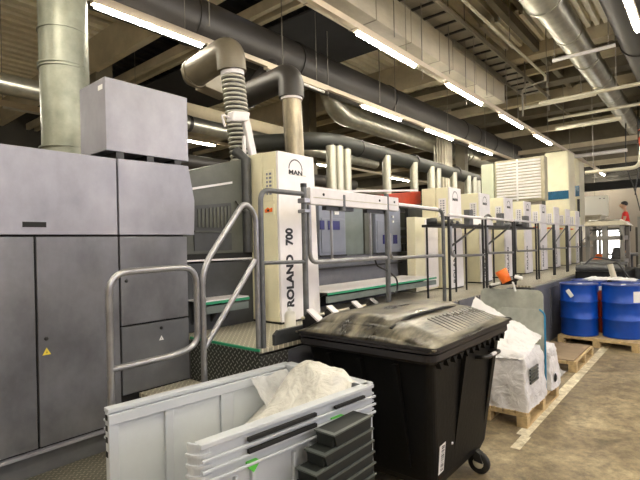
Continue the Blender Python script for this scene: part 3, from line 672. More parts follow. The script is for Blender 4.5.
# long machine body behind
pb = thing('printing_press', (9, 4.6, 0), 'long dark grey body of the printing press behind the towers', 'machine')
obj('lower_body', MB().box((3.15, 3.6, 0), (6.08, 5.6, 1.65)), 'band', pb)
obj('lower_body', MB().box((6.08, 3.89, 0), (19.0, 5.6, 1.65)), 'band', pb)
obj('upper_body', MB().box((6.9, 3.9, 1.66), (12.9, 5.4, 2.5)), 'hood', pb)
obj('dark_recess', MB().box((3.7, 3.59, 1.06), (6.1, 3.6, 1.2)), 'gap', pb)
obj('ledge', MB().box((3.68, 3.53, 1.5), (6.1, 3.6, 1.52)), 'black', pb)
for z in (1.75, 1.88, 2.02, 2.3): obj('inner_roller', MB().box((6.2, 3.85, z), (6.84, 3.9, z + .04)), 'darkgrey', pb)
obj('inner_wall', MB().box((6.2, 4.3, 1.66), (6.9, 4.4, 2.4)), 'darkgrey', pb)
for x in (6.45, 6.78): obj('inner_post', MB().box((x, 3.8, 1.66), (x + .06, 3.86, 2.4)), 'darkgrey', pb)
for i in range(7): obj('ink_key', MB().box((6.2 + i * .09, 3.72, 1.68), (6.24 + i * .09, 3.8, 1.78)), 'black', pb)
obj('top_beam', MB().box((3.4, 4.2, 2.3), (6.9, 4.5, 2.42)), 'hood', pb)
# red guard bar
rb = thing('red_guard', (6.5, 3.8, 2.4), 'long red guard bar above the press, left of the second tower', 'guard')
obj('bar', MB().prism([(5.8, 2.52), (7.05, 2.66), (7.05, 2.44), (6.3, 2.40), (6.1, 2.44)], 1, 3.70, 3.88), 'red', rb, bevel=.01)
obj('top_rail', MB().prism([(4.0, 2.50), (5.0, 2.50), (7.08, 2.67), (7.08, 2.70), (5.0, 2.53), (4.0, 2.53)], 1, 3.77, 3.8), 'whitebar', rb)
# grey consoles
def console(x0, x1, label, screens, extra=None, z1=2.32):
    t = thing('control_console', ((x0 + x1) / 2, 3.7, 1.66), label, 'console')
    obj('cabinet', MB().box((x0, 3.56, 1.66), (x1, 4.0, z1)), 'console', t, bevel=.008)
    obj('door', MB().box((x0 + .03, 3.55, 1.70), (x1 - .03, 3.56, 2.12)), 'console', t, bevel=.004)
    for (a, b, c, d) in screens: obj('display', MB().box((a, 3.543, c), (b, 3.552, d)), 'navy', t)
    obj('foot_strip', MB().box((x0, 3.54, 1.655), (x1, 3.56, 1.67)), 'black', t)
    return t
c1 = console(4.22, 4.74, 'left grey console with a white sticker and two navy displays', [(4.22, 4.30, 1.98, 2.09), (4.37, 4.6, 1.98, 2.09)])
obj('sticker', MB().prism([(4.50, 2.17), (4.59, 2.17), (4.59, 2.27), (4.545, 2.29), (4.50, 2.27)], 1, 3.545, 3.552), 'label', c1)
obj('sticker_mark', MB().box((4.52, 3.541, 2.21), (4.575, 3.546, 2.235)), 'ink', c1)
pg = thing('sliding_guard', (5.1, 3.8, 1.66), 'greenish grey guard panel between the two consoles', 'guard')
obj('guard_panel', MB().box((4.76, 3.62, 1.66), (5.22, 3.66, 2.32)), 'console_dark', pg)
obj('guard_panel', MB().box((5.23, 3.6, 1.66), (5.42, 3.64, 2.32)), 'hood', pg)
c2 = console(5.44, 6.12, 'right grey console with a low navy display', [(5.60, 5.76, 1.79, 1.92), (5.88, 5.99, 1.79, 1.92)])
obj('indicator', MB().box((5.86, 3.54, 2.17), (5.90, 3.552, 2.2)), 'label', c2); obj('indicator', MB().box((5.86, 3.54, 2.1), (5.90, 3.552, 2.13)), 'label', c2)

# louvred cabin on top of the far units
lc = thing('louvred_cabin', (13.3, 4.1, 2.7), 'large louvred cream cabin raised above the far towers', 'cabin')
obj('casing', MB().box((13.03, 3.27, 2.84), (13.35, 4.56, 4.0)), 'creamlow', lc, bevel=.02)
obj('end_panel', MB().box((12.98, 4.58, 2.82), (13.35, 4.92, 3.95)), 'cabpale', lc, bevel=.02)
for j, (ya, yb) in enumerate(((3.36, 3.93), (3.97, 4.50))):
    sl = MB()
    for i in range(13):
        za = 2.90 + i * .082
        sl.prism([(13.03, za), (12.985, za + .01), (12.985, za + .03), (13.03, za + .062)], 1, ya, yb)
    obj('louvre_panel', sl, 'white', lc)
obj('frame_strip', MB().box((12.99, 3.93, 2.86), (13.03, 3.97, 3.98)), 'white', lc)
obj('support_leg', MB().box((13.1, 3.92, 1.66), (13.3, 4.1, 2.84)), 'hood', lc)
tc_ = thing('tall_cabin', (16.2, 3.65, 1.66), 'tall cream cabin with a blue window strip above the far towers', 'cabin')
obj('casing', MB().box((15.9, 3.3, 2.68), (16.8, 3.99, 4.55)), 'cream', tc_, bevel=.05)
obj('window_strip', MB().box((15.885, 3.31, 3.05), (15.905, 3.98, 3.31)), 'teal', tc_)
obj('side_slot', MB().box((15.95, 4.0, 2.9), (16.6, 4.1, 4.3)), 'hood', tc_)
t2_ = thing('narrow_cabin', (19.5, 3.8, 1.66), 'narrower cream cabin behind the tall one with small dark window', 'cabin')
obj('casing', MB().box((19.0, 3.58, 1.66), (19.8, 4.2, 4.85)), 'cream', t2_, bevel=.05)
obj('window_strip', MB().box((18.985, 3.6, 3.35), (19.005, 3.85, 3.75)), 'teal', t2_)
obj('slit', MB().box((18.985, 3.6, 2.6), (19.005, 3.68, 3.25)), 'darkgrey', t2_)
# feeder pile behind white panel
fp = thing('feeder_block', (20.5, 3.6, 0), 'pale beige block at the feeder end below the white wall panel', 'machine part')
obj('block', MB().box((19.9, 3.1, 2.25), (21.0, 4.2, 2.62)), 'rackcream', fp, bevel=.02)
for y in (3.12, 4.1): obj('leg', MB().box((20.0, y, 0), (20.08, y + .08, 2.25)), 'rack', fp)
obj('block_top', MB().box((19.8, 3.05, 2.62), (21.1, 4.25, 2.68)), 'rackcream', fp)
wbp = thing('wall_panel', (22, 3.6, 2.7), 'white rectangular panel hanging before the far wall', 'panel')
obj('board', MB().box((21.98, 3.14, 2.72), (22.02, 4.16, 3.56)), 'board_white', wbp)
obj('hanger', MB().box((21.99, 3.6, 3.56), (22.01, 3.63, 4.75)), 'chromewire', wbp)
for y in (3.25, 3.4): obj('mark', MB().box((21.97, y, 3.42), (21.985, y + .06, 3.45)), 'ink', wbp)

# ================================================================== RAILINGS (plane Y = 2.52)
Y0 = 2.52; r = .0195
def rt(name, pts, m, par, rr=r, R=.1): return obj(name, MB().tube(fillet(pts, R, 6) if len(pts) > 2 else pts, rr, 12), m, par)
g = thing('guard_loop', (1.2, Y0, 0), 'low tubular guard loop in front of the grey cabinet', 'railing')
rt('loop_tube', [(1.19, Y0, 0), (1.19, Y0, 1.67), (1.755, Y0, 1.68), (1.755, Y0, 1.18), (1.6, Y0, 1.145), (1.19, Y0, 1.14)], 'tube', g, R=.12)
obj('foot_plate', MB().box((1.14, 2.46, 0), (1.24, 2.58, .01)), 'tube', g)
h = thing('stair_handrail', (1.8, Y0, 0), 'sloping tubular handrail rising to the first tower', 'handrail')
rt('upper_rail', [(1.80, Y0, 0), (1.80, Y0, 1.66), (2.17, Y0, 2.12), (2.275, Y0, 2.03), (2.275, Y0, 1.06)], 'tube', h, R=.12)
rt('lower_rail', [(1.81, Y0, 1.15), (2.26, Y0, 1.70)], 'tube', h)
obj('foot_plate', MB().box((1.75, 2.46, 0), (1.85, 2.58, .01)), 'tube', h)
a = thing('gallery_railing', (2.32, Y0, 1.05), 'railing frame in front of the ROLAND 700 tower', 'railing')
rt('frame_tube', [(2.325, Y0, 1.05), (2.325, Y0, 2.215), (2.79, Y0, 2.215)], 'tube_dark', a, R=.09)
rt('mid_rail', [(2.325, Y0, 1.675), (2.79, Y0, 1.665)], 'tube_dark', a, .015)
rt('post', [(2.80, Y0, 1.05), (2.80, Y0, 2.29)], 'tube_dark', a, .024)
obj('clamp', MB().box((2.765, 2.48, 2.14), (2.835, 2.56, 2.18)), 'tube', a, bevel=.006)
obj('clamp', MB().box((2.765, 2.48, 2.06), (2.835, 2.56, 2.09)), 'tube', a, bevel=.006)
obj('post_cap', MB().tube([(2.80, Y0, 2.27), (2.80, Y0, 2.30)], .027, 12), 'black', a)
w = thing('crossbar', (3.5, Y0, 2.13), 'long white crossbar clamped across two railing posts', 'crossbar')
obj('beam', MB().box((2.86, 2.50, 2.135), (4.27, 2.56, 2.275)), 'whitebar', w, bevel=.006)
obj('groove', MB().box((2.9, 2.497, 2.19), (4.24, 2.501, 2.196)), 'creamlow', w)
for x in (3.03, 3.9, 4.18): obj('bolt', MB().lathe((x, 2.495, 2.225), [(0, 0), (.012, 0), (.012, .006)], 10, axis=1), 'black', w)
b = thing('gallery_railing', (3.4, Y0, 1.05), 'railing frame in front of the grey consoles', 'railing')
rt('lower_loop', [(2.86, Y0, 2.13), (2.86, Y0, 1.655), (4.03, Y0, 1.655)], 'tube', b, .019, R=.09)
obj('post', MB().tube([(4.06, Y0, 1.05), (4.06, Y0, 2.30)], .026, 12), 'tube_dark', b)
obj('thin_bar', MB().tube([(3.19, Y0 + .03, 2.13), (3.19, Y0 + .03, 1.66)], .012, 8), 'tube', b)
obj('thin_bar', MB().tube([(3.80, Y0 + .03, 2.13), (3.80, Y0 + .03, 1.66)], .012, 8), 'tube', b)
obj('bracket', MB().box((3.1, 2.53, 2.10), (3.5, 2.58, 2.135)), 'black', b); obj('bracket', MB().box((3.72, 2.53, 2.10), (4.12, 2.58, 2.135)), 'black', b)
obj('bracket_tube', MB().tube([(3.32, Y0, 2.1), (3.32, Y0, 2.24)], .028, 12), 'tube_dark', b)
rt('cable', [(3.82, Y0, 1.65), (3.86, Y0, 1.58), (4.1, Y0, 1.50), (4.24, Y0, 1.42), (4.24, Y0, 1.3), (4.17, Y0, 1.28)], 'black', b, .01, R=.06)
c = thing('gallery_railing', (4.8, Y0, 1.05), 'railing frame in front of the second tower', 'railing')
rt('frame_tube', [(4.27, Y0, 2.20), (5.36, Y0, 2.19), (5.36, Y0, 1.05)], 'tube_dark', c, .022, R=.12)
rt('lower_loop', [(4.10, Y0, 1.9), (4.10, Y0, 1.645), (5.34, Y0, 1.635)], 'tube', c, .019, R=.09)
obj('top_highlight_rail', MB().tube([(4.27, Y0, 2.205), (5.2, Y0, 2.195)], .024, 12), 'whitebar', c)
def rframe(xa, xb, label, diag=True, shelf=None, group='railing frames along the far walkway'):
    t = thing('gallery_railing', (xa, Y0, 1.05), label, 'railing', group)
    obj('post', MB().tube([(xa, Y0, 1.05), (xa, Y0, 2.12)], .017, 10), 'black', t)
    obj('post', MB().tube([(xb, Y0, 1.05), (xb, Y0, 2.12)], .017, 10), 'black', t)
    obj('top_rail', MB().tube([(xa, Y0, 2.14), (xb, Y0, 2.13)], .02, 10), 'whitebar', t)
    rt('lower_loop', [(xa + .05, Y0, 2.0), (xa + .05, Y0, 1.62), (xb, Y0, 1.60)], 'tube', t, .018, R=.1)
    if diag: obj('diagonal_brace', MB().tube([(xa + .05, Y0, 1.74), (xb - .1, Y0, 2.04)], .014, 8), 'black', t)
    return t
rframe(5.52, 6.66, 'railing frame with diagonal brace right of the second tower')
rframe(6.78, 8.0, 'railing frame with diagonal brace above the orange cup')
rframe(8.1, 9.34, 'railing frame before the fourth cream tower', False)
rframe(9.5, 10.6, 'railing frame behind the grey zinc sheet, before the fifth tower', True)
rframe(10.7, 11.75, 'railing frame behind the left blue drum', True)
rframe(11.9, 13.2, 'railing frame left of the grey rack', True)
rframe(13.4, 15.2, 'last railing frame at the far end of the walkway', True)
def deskt(xa, xb, label, items):
    t = thing('control_desk', (xa, 2.8, 2.02), label, 'desk')
    obj('desk_top', MB().box((xa, 2.52, 2.0), (xb, 2.95, 2.035)), 'black', t, bevel=.004)
    obj('leg', MB().tube([(xa + .05, 2.9, 1.05), (xa + .05, 2.9, 2.0)], .015, 8), 'black', t); obj('leg', MB().tube([(xb - .05, 2.9, 1.05), (xb - .05, 2.9, 2.0)], .015, 8), 'black', t)
    obj('support_block', MB().box((xa + (xb - xa) * .62, 2.54, 2.02), (xa + (xb - xa) * .75, 2.62, 2.24)), 'tube_dark', t)
    return t
deskt(5.62, 6.62, 'narrow dark desk on the railing right of the second tower', 0)
deskt(6.9, 7.9, 'dark desk on the railing before the third cream tower', 0)
deskt(8.1, 9.3, 'dark desk on the railing before the fourth cream tower', 0)
k1 = thing('hand_tools', (5.95, 2.7, 2.035), 'small dark tools lying on the first railing desk', 'tools')
for i in range(5):
    obj('tool', MB().tube([(5.72 + i * .09, 2.6, 2.06), (5.78 + i * .09, 2.8, 2.075)], .022, 8), 'darkgrey' if i % 2 else 'creamlow', k1)
k2 = thing('desk_telephone', (6.8, 2.7, 2.035), 'pale device with black handset on the railing desk', 'device')
obj('device_body', MB().prism([(6.95, 2.036), (7.35, 2.036), (7.3, 2.12), (7.02, 2.15)], 1, 2.6, 2.85), 'white', k2, bevel=.015)
obj('handset', MB().tube(fillet([(7.0, 2.6, 2.16), (7.1, 2.6, 2.2), (7.28, 2.6, 2.14)], .05), .025, 8), 'black', k2)
for (x0_, n_, nm_, lab_) in ((5.7, 5, 'ink_tin', 'on the first railing desk'), (8.2, 5, 'ink_tin', 'on the farther railing desk')):
    for i in range(n_):
        xx = x0_ + i * .19
        o = obj('ink_tin', MB().lathe((xx, 2.84, 2.035), [(0, 0), (.07, 0), (.07, .08 + .02 * (i % 3)), (0, .09 + .02 * (i % 3))], 16), ('darkgrey', 'creamlow', 'black')[i % 3])
        tag(o, 'small round tin standing in a row ' + lab_, 'tin', 'tins ' + lab_)
k3 = thing('cable_bundle', (8.6, 2.7, 2.035), 'dark bundle of cables heaped on the farther railing desk', 'cables')
for i in range(6):
    obj('cable', MB().tube([(8.15 + .2 * i + .08 * math.cos(q), 2.68 + .07 * math.sin(q), 2.07 + .02 * i % .05) for q in [j * PI / 5 for j in range(11)]], .03, 6), 'duct_ring' if i % 2 else 'tube_dark', k3)

# white bottle
bt = thing('cleaning_bottle', (2.99, 2.83, 1.05), 'white plastic bottle standing at the foot of the ROLAND 700 tower', 'bottle')
obj('bottle_body', MB().lathe((2.93, 2.83, 1.05), [(0, 0), (.048, 0), (.05, .01), (.05, .14), (.04, .165), (.018, .18)], 20), 'bottle', bt)
obj('cap', MB().lathe((2.93, 2.83, 1.23), [(.018, 0), (.021, .0), (.021, .03), (0, .03)], 16), 'label', bt)

# ================================================================== GREY CRATE
CC = (1.70, 1.97); CA = math.radians(-5.5)
cr = thing('folding_crate', (CC[0], CC[1], 0), 'large light grey foldable plastic crate at bottom left with one end wall lowered', 'crate')
lx, ly, H = .60, .37, .98   # half sizes
def CB(): return MB()
def crbox(mb, a, b): return mb.box((CC[0] + a[0], CC[1] + a[1], a[2]), (CC[0] + b[0], CC[1] + b[1], b[2]))
def cobj(name, mb, m, par=cr, bevel=.004): mb.rot(CC, CA); return obj(name, mb, m, par, bevel=bevel)
# base
cobj('base', crbox(MB(), (-lx, -ly, .1), (lx, ly, .17)), 'crate')
for sx in (-.5, -.06, .38): 
    for sy in (-.36, -.06, .24): cobj('foot', crbox(MB(), (sx, sy, 0), (sx + .14, sy + .12, .1)), 'crate')
def longwall(sy, out):
    # sy centre line y, out = direction of the outside
    mb = MB(); t = .028
    xl = -lx + (.07 if out < 0 else -.035)
    crbox(mb, (xl, sy - t / 2, .17), (lx, sy + t / 2, H - .02))
    wall = cobj('long_wall', mb, 'crate' if out < 0 else 'crate_in')
    # rim
    rm = MB(); crbox(rm, (xl, sy - .03, H - .022), (lx, sy + .03, H))
    cobj('rim', rm, 'crate', wall)
    fl = MB()
    for i in range(3):
        z = H - .075 - i * .045
        crbox(fl, (xl, sy + (out * .03 if out < 0 else -.0), z), (lx, sy + out * .043 if out < 0 else sy + out * .04, z + .014))
    cobj('rib', fl, 'crate', wall)
    inn = MB(); s2 = -out
    # vertical posts inside
    for x in (xl, -.33, .03, .42, lx - .05):
        w_ = .09 if x == .03 else .05
        crbox(inn, (x, sy + s2 * .014, .17), (x + w_, sy + s2 * .034, H - .03))
    crbox(inn, (xl, sy + s2 * .014, H - .085), (lx, sy + s2 * .038, H - .028))
    crbox(inn, (xl, sy + s2 * .014, .17), (lx, sy + s2 * .038, .3))
    cobj('inner_frame', inn, 'crate', wall)
    return wall
lw1 = longwall(ly, 1); lw2 = longwall(-ly, -1)
# outer verticals on the near wall
ov = MB()
for x in (-.37, -.28, -.03, .08, .34, .5): crbox(ov, (x, -ly - .036, .17), (x + .018, -ly - .01, H - .19))
cobj('outer_rib', ov, 'crate', lw2)
# rounded near-left corner column
cc = MB(); pts = []
for i in range(9):
    q = PI + i * PI / 16; pts.append((CC[0] - lx + .115 + .07 * math.cos(q), CC[1] - ly + .045 + .07 * math.sin(q)))
for i in range(8, -1, -1):
    q = PI + i * PI / 16; pts.append((CC[0] - lx + .115 + .058 * math.cos(q), CC[1] - ly + .045 + .058 * math.sin(q)))
cc.prism(pts, 2, .17, H)
cobj('corner_post', cc, 'crate', lw2)
for i in range(3):
    z = H - .05 - i * .045; p2 = []
    for j in range(9):
        q = PI + j * PI / 16; p2.append((CC[0] - lx + .115 + .078 * math.cos(q), CC[1] - ly + .045 + .078 * math.sin(q)))
    for j in range(8, -1, -1):
        q = PI + j * PI / 16; p2.append((CC[0] - lx + .115 + .068 * math.cos(q), CC[1] - ly + .045 + .068 * math.sin(q)))
    cobj('corner_rib', MB().prism(p2, 2, z - .007, z + .007), 'crate', lw2, 0)
slot = MB()
crbox(slot, (-.30, -ly - .047, H - .052), (.12, -ly - .03, H - .035)); crbox(slot, (-.30, -ly - .047, H - .106), (.12, -ly - .03, H - .088)); crbox(slot, (.26, -ly - .047, H - .054), (.5, -ly - .03, H - .04))
cobj('dark_slot', slot, 'gap', lw2, 0)
# far wall end notches
for z in (H - .06, H - .115, H - .175, H - .25): cobj('hinge_notch', crbox(MB(), (-lx - .038, ly - .02, z), (-lx - .015, ly + .004, z + .028)), 'gap', lw1, 0)
# short walls
sw = cobj('end_wall', crbox(MB(), (lx - .03, -ly, .17), (lx, ly, H - .02)), 'crate_in')
rm = MB(); crbox(rm, (lx - .05, -ly, H - .03), (lx + .03, ly, H)); cobj('rim', rm, 'crate', sw)
fr_ = MB(); crbox(fr_, (lx - .045, -ly, H - .14), (lx - .03, ly, H - .03)); crbox(fr_, (lx - .045, -.05, .17), (lx - .03, .03, H - .03)); cobj('inner_frame', fr_, 'crate', sw)
for i in range(3):
    z = H - .075 - i * .045; cobj('rib', crbox(MB(), (lx, -ly, z), (lx + .035, ly, z + .014)), 'crate', sw)
cobj('lowered_end_wall', crbox(MB(), (-lx, -ly, .17), (-lx + .03, ly, .80 - .30)), 'crate')
for (x, z, w_) in ((-.30, .83, .035), (.25, .875, .05)):
    p = [(CC[0] + x, z), (CC[0] + x + w_ * 1.6, z), (CC[0] + x + w_ * 1.8, z - .012), (CC[0] + x + w_ * .8, z - .05), (CC[0] + x, z - .02)]
    cobj('green_sticker', MB().prism(p, 1, CC[1] - ly - .0375, CC[1] - ly - .012), 'sticker', lw2, 0)
gs = obj
# film bag in the crate
def sheet(nu, nv, fn):
    vs = [fn(i / (nu - 1), j / (nv - 1)) for j in range(nv) for i in range(nu)]
    fs = [(j * nu + i, j * nu + i + 1, (j + 1) * nu + i + 1, (j + 1) * nu + i) for j in range(nv - 1) for i in range(nu - 1)]
    mb = MB(); mb.add(vs, fs, True); return mb
def rn(x, y, s, seed=0):  # ridged crinkle noise
    v = noise.noise(Vector((x * s + seed, y * s, seed * 1.7))); w2 = noise.noise(Vector((x * s * 2.6 + seed, y * s * 2.1, seed)))
    return (1 - abs(v) * 2) * .6 + (1 - abs(w2) * 2) * .4
def bagf(u, v):
    x = -.02 - .06 * (1 - v) + u * .60; y = -.335 + v * .67
    su = max(0, min(1, (u - .40) / .45)); su = su * su * (3 - 2 * su)
    z = .73 + .20 * min(1, u * 1.3) + .13 * su * max(0, math.cos((v - .42) * 2.5)) - .16 * max(0, (v - .62) / .38)
    z += .04 * rn(x, y, 4.2, 3) - .02
    z -= .25 * max(0, .25 - u) * (1 if v > .3 else .4)
    if v < .06: z = min(z, .93)
    if u > .93 and v < .75: z = max(z, 1.0)
    return (CC[0] + x, CC[1] + y, z)
bg = sheet(46, 40, bagf).rot(CC, CA)
tag(obj('plastic_bag', bg, 'bag', fixn=False), 'crumpled cream plastic film bag filling the right half of the grey crate', 'plastic bag')
def bag2(u, v):
    x = .24 + u * .30; y = .10 + v * .22
    z = .74 + .19 * v + .03 * rn(x, y, 9, 8)
    return (CC[0] + x, CC[1] + y, z)
tag(obj('plastic_bag', sheet(22, 16, bag2).rot(CC, CA), 'clearfilm', fixn=False), 'small clear film bag against the far wall of the grey crate', 'plastic bag')

# pile of dark trays in front of the crate
ty = [(1.73, .82, .885), (1.655, .755, .815), (1.59, .695, .75), (1.53, .635, .69), (1.48, .575, .63), (1.44, .515, .57)]
tl2 = ['dark stepped plastic tray, topmost of the pile beside the crate', 'dark plastic tray second from the top beside the crate', 'dark plastic tray third from the top beside the crate', 'dark plastic tray fourth from the top beside the crate',
       'fifth dark tray from the top, at the picture bottom edge', 'lowest dark tray of the pile, below the picture edge']
for i, (xa, za, zb) in enumerate(ty):
    xb = 2.05 + .004 * i
    t = thing('stacking_tray', ((xa + xb) / 2, 1.42, za), tl2[i], 'tray', 'dark trays beside the crate')
    bot = MB(); bot.prism([(xa + .02, za), (xb - .01, za), (xb, zb), (xa, zb)], 1, 1.395, 1.405)
    bot.prism([(xa + .02, za), (xb - .01, za), (xb, zb), (xa, zb)], 1, 1.505, 1.515)
    bot.box((xa + .01, 1.405, za), (xb - .01, 1.505, za + .012)); bot.box((xa, 1.405, za), (xa + .012, 1.505, zb)); bot.box((xb - .012, 1.405, za), (xb, 1.505, zb))
    obj('tray_body', bot, 'traydark', t)
    rim = MB(); rim.box((xa - .012, 1.385, zb - .004), (xb + .004, 1.405, zb + .004)); rim.box((xa - .012, 1.405, zb - .004), (xa + .014, 1.515, zb + .004))
    obj('tray_rim', rim, 'trayedge', t)
    if i == 0: obj('tray_cover', MB().box((xa + .014, 1.405, zb - .006), (xb, 1.505, zb)), 'traydark', t)
    else: obj('tray_cover', MB().box((xa + .014, 1.405, zb - .006), (xa + .1, 1.505, zb)), 'traydark', t)
stp = thing('tray_stand', (1.8, 1.38, 0), 'dark stand under the pile of trays', 'stand')
obj('stand_body', MB().box((1.48, 1.40, 0), (2.05, 1.505, .513)), 'traydark', stp)

# ================================================================== WHEELED BIN
bn = thing('wheeled_bin', (3.2, 1.85, 0), 'big black four wheeled waste bin with a domed lid in the middle', 'waste bin')
bx0, bx1, by0, by1 = 2.53, 3.90, 1.27, 2.38
def loft(sections, cap=True):
    mb = MB(); vs = []; n = len(sections[0])
    for s_ in sections: vs += s_
    fs = []
    for i in range(len(sections) - 1):
        for k_ in range(n): fs.append((i * n + k_, i * n + (k_ + 1) % n, (i + 1) * n + (k_ + 1) % n, (i + 1) * n + k_))
    if cap: fs += [tuple(range(n)), tuple(range((len(sections) - 1) * n, len(sections) * n))]
    mb.add(vs, fs); return mb
def rrect(x0, x1, y0, y1, z, R, n=5):
    out = []
    for cx, cy, a0 in ((x1 - R, y1 - R, 0), (x0 + R, y1 - R, PI / 2), (x0 + R, y0 + R, PI), (x1 - R, y0 + R, 1.5 * PI)):
        for i in range(n + 1):
            q = a0 + i * PI / 2 / n; out.append((cx + R * math.cos(q), cy + R * math.sin(q), z))
    return out
obj('body', loft([rrect(2.80, 3.66, 1.42, 2.22, .16, .07), rrect(2.76, 3.70, 1.40, 2.25, .22, .07), rrect(2.60, 3.82, 1.32, 2.33, 1.02, .05), rrect(2.58, 3.84, 1.31, 2.34, 1.10, .05)]), 'binm', bn)
# body recess panels / ribs on left side and front
for y in (1.55, 1.83, 2.1):
    obj('side_rib', MB().prism([(2.565, 1.02), (2.61, 1.02), (2.74, .3), (2.725, .3)], 1, y, y + .03), 'binm', bn)
for x in (3.05, 3.6):
    obj('front_rib', MB().prism([(1.285, 1.02), (1.33, 1.02), (1.42, .3), (1.395, .3)], 0, x, x + .04), 'binm', bn)
obj('rim', loft([rrect(bx0 + .02, bx1 - .02, by0 + .02, by1 - .02, 1.055, .06), rrect(bx0, bx1, by0, by1, 1.075, .07), rrect(bx0, bx1, by0, by1, 1.115, .07)]), 'skirt', bn)
for i in range(12):
    x = 2.62 + i * .102; obj('comb_tooth', MB().prism([(x, 1.06), (x + .06, 1.06), (x + .03, 1.015)], 1, by0 + .005, by0 + .04), 'binm', bn)
obj('lifting_lip', loft([rrect(bx0 - .012, bx1 + .012, by0 - .015, by1, 1.128, .07), rrect(bx0 - .012, bx1 + .012, by0 - .015, by1, 1.145, .07)]), 'skirt', bn)
# lid: domed slab
def lidz(x, y):
    u = (x - bx0) / (bx1 - bx0); v = (y - by0) / (by1 - by0)
    e = max(0, min(1, u * 7)) * max(0, min(1, (1 - u) * 7)); f_ = max(0, min(1, v * 4)) * max(0, min(1, (1 - v) * 6))
    e = e ** .6; f_ = f_ ** .7
    return 1.16 + .115 * min(e, 1) * f_ * (.75 + .25 * math.sin(PI * v)) + .004 * noise.noise(Vector((x * 5, y * 5, 0)))
ld = sheet(44, 36, lambda u, v: (bx0 - .015 + u * (bx1 - bx0 + .03), by0 - .02 + v * (by1 - by0 + .02), lidz(bx0 + u * (bx1 - bx0), by0 + v * (by1 - by0))))
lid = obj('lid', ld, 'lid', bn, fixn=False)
sm_ = lid.modifiers.new('thick', 'SOLIDIFY'); sm_.thickness = .012; sm_.offset = -1
obj('lid_skirt', loft([rrect(bx0 - .018, bx1 + .018, by0 - .022, by1, 1.15, .04), rrect(bx0 - .018, bx1 + .018, by0 - .022, by1, 1.168, .04)], False), 'skirt', lid)
# lid-in-lid: a raised front-left flap
lf = sheet(30, 20, lambda u, v: (2.62 + u * 1.20, 1.62 + v * .70, lidz(2.62 + u * 1.2, 1.62 + v * .7) + .022 * min(1, 8 * min(u, 1 - u, v, 1 - v) + .3)))
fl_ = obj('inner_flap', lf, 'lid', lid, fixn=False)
s3 = fl_.modifiers.new('thick', 'SOLIDIFY'); s3.thickness = .02; s3.offset = -1
obj('flap_edge', MB().tube([(2.62, 1.615, lidz(2.62, 1.62) + .008), (2.9, 1.615, lidz(2.9, 1.62) + .014), (3.4, 1.615, lidz(3.4, 1.62) + .014), (3.82, 1.615, lidz(3.8, 1.62) + .008), (3.83, 1.45, lidz(3.83, 1.45) + .004)], .011, 8), 'gap', lid)
rbs = MB()
for i in range(16): rbs.tube([(3.50 + .0 * i, 1.36 + i * .012, 1.232), (3.84, 1.36 + i * .012, 1.20)], .0035, 5)
# ribs pressed in the lid by the front edge
for i in range(14):
    x = 2.95 + i * .06
    obj('lid_rib', MB().tube([(x, 1.32, lidz(x, 1.32) + .002), (x, 1.42, lidz(x, 1.42) + .004), (x, 1.52, lidz(x, 1.52) + .003)], .007, 6), 'skirt', lid)
# hinges on the far-left edge
for x in (2.66, 2.90, 3.24, 3.5):
    hg = obj('hinge', MB().prism([(by1 - .10, 1.13), (by1 + .06, 1.13), (by1 + .06, 1.23), (by1 + .0, 1.285), (by1 - .10, 1.21)], 0, x, x + .045), 'skirt', bn, bevel=.006)
    obj('hinge_cap', MB().prism([(by1 - .11, 1.215), (by1 - .0, 1.29), (by1 - .0, 1.305), (by1 - .12, 1.225)], 0, x - .012, x + .06), 'whitebar' if x < 3.4 else 'skirt', hg)
obj('hinge_rod', MB().tube([(2.64, by1 + .04, 1.235), (3.6, by1 + .04, 1.235)], .013, 8), 'creampipe', bn)
hnd = MB().tube(fillet([(3.32, 1.33, .95), (3.32, 1.24, .96), (3.58, 1.24, .96), (3.58, 1.33, .95)], .04), .016, 8)
obj('handle', hnd, 'black', bn)
obj('handle_tip', MB().tube([(3.38, 1.235, .968), (3.46, 1.235, .968)], .014, 8), 'whitebar', bn)
obj('rubber_bumper', MB().box((3.0, 1.355, .70), (3.05, 1.40, .86)), 'black', bn)
# label with bar code
def fy(z): return 1.40 + (1.32 - 1.40) * (z - .22) / .8
lb = MB(); z0, z1 = .265, .47
lb.add([(2.805, fy(z0) - .004, z0), (2.885, fy(z0) - .004, z0 + .005), (2.885, fy(z1) - .004, z1), (2.795, fy(z1) - .004, z1 - .005)], [(0, 1, 2, 3)])
lo = obj('label_sticker', lb, 'label', bn, fixn=True)
bc = MB(); zz = z0 + .02
while zz < z1 - .02:
    h_ = random.choice((.003, .005, .008)); bc.add([(2.825, fy(zz) - .0065, zz), (2.868, fy(zz) - .0065, zz), (2.868, fy(zz + h_) - .0065, zz + h_), (2.825, fy(zz + h_) - .0065, zz + h_)], [(0, 1, 2, 3)]); zz += h_ + random.choice((.004, .006, .009))
obj('bar_code', bc, 'ink', lo)
obj('rivet', MB().lathe((2.99, fy(.42) - .01, .42), [(0, 0), (.009, 0), (.01, .006)], 10, axis=1), 'whitebar', bn)
def caster(x, y):
    c_ = obj('caster', MB().prism([(y - .02, .16), (y + .05, .2), (y + .03, .1), (y - .04, .09)], 0, x - .035, x + .035), 'black', bn, bevel=.004)
    obj('wheel', MB().lathe((x - .022, y, .085), [(.02, 0), (.075, 0), (.085, .01), (.085, .034), (.075, .044), (.02, .044)], 24, axis=0), 'rubber', c_)
    obj('wheel_hub', MB().lathe((x - .026, y, .085), [(0, 0), (.035, 0), (.045, .006), (.045, .046), (0, .052)], 18, axis=0), 'creampipe', c_)
for x, y in ((3.52, 1.40), (2.9, 1.48), (3.52, 2.14), (2.9, 2.14)): caster(x, y)

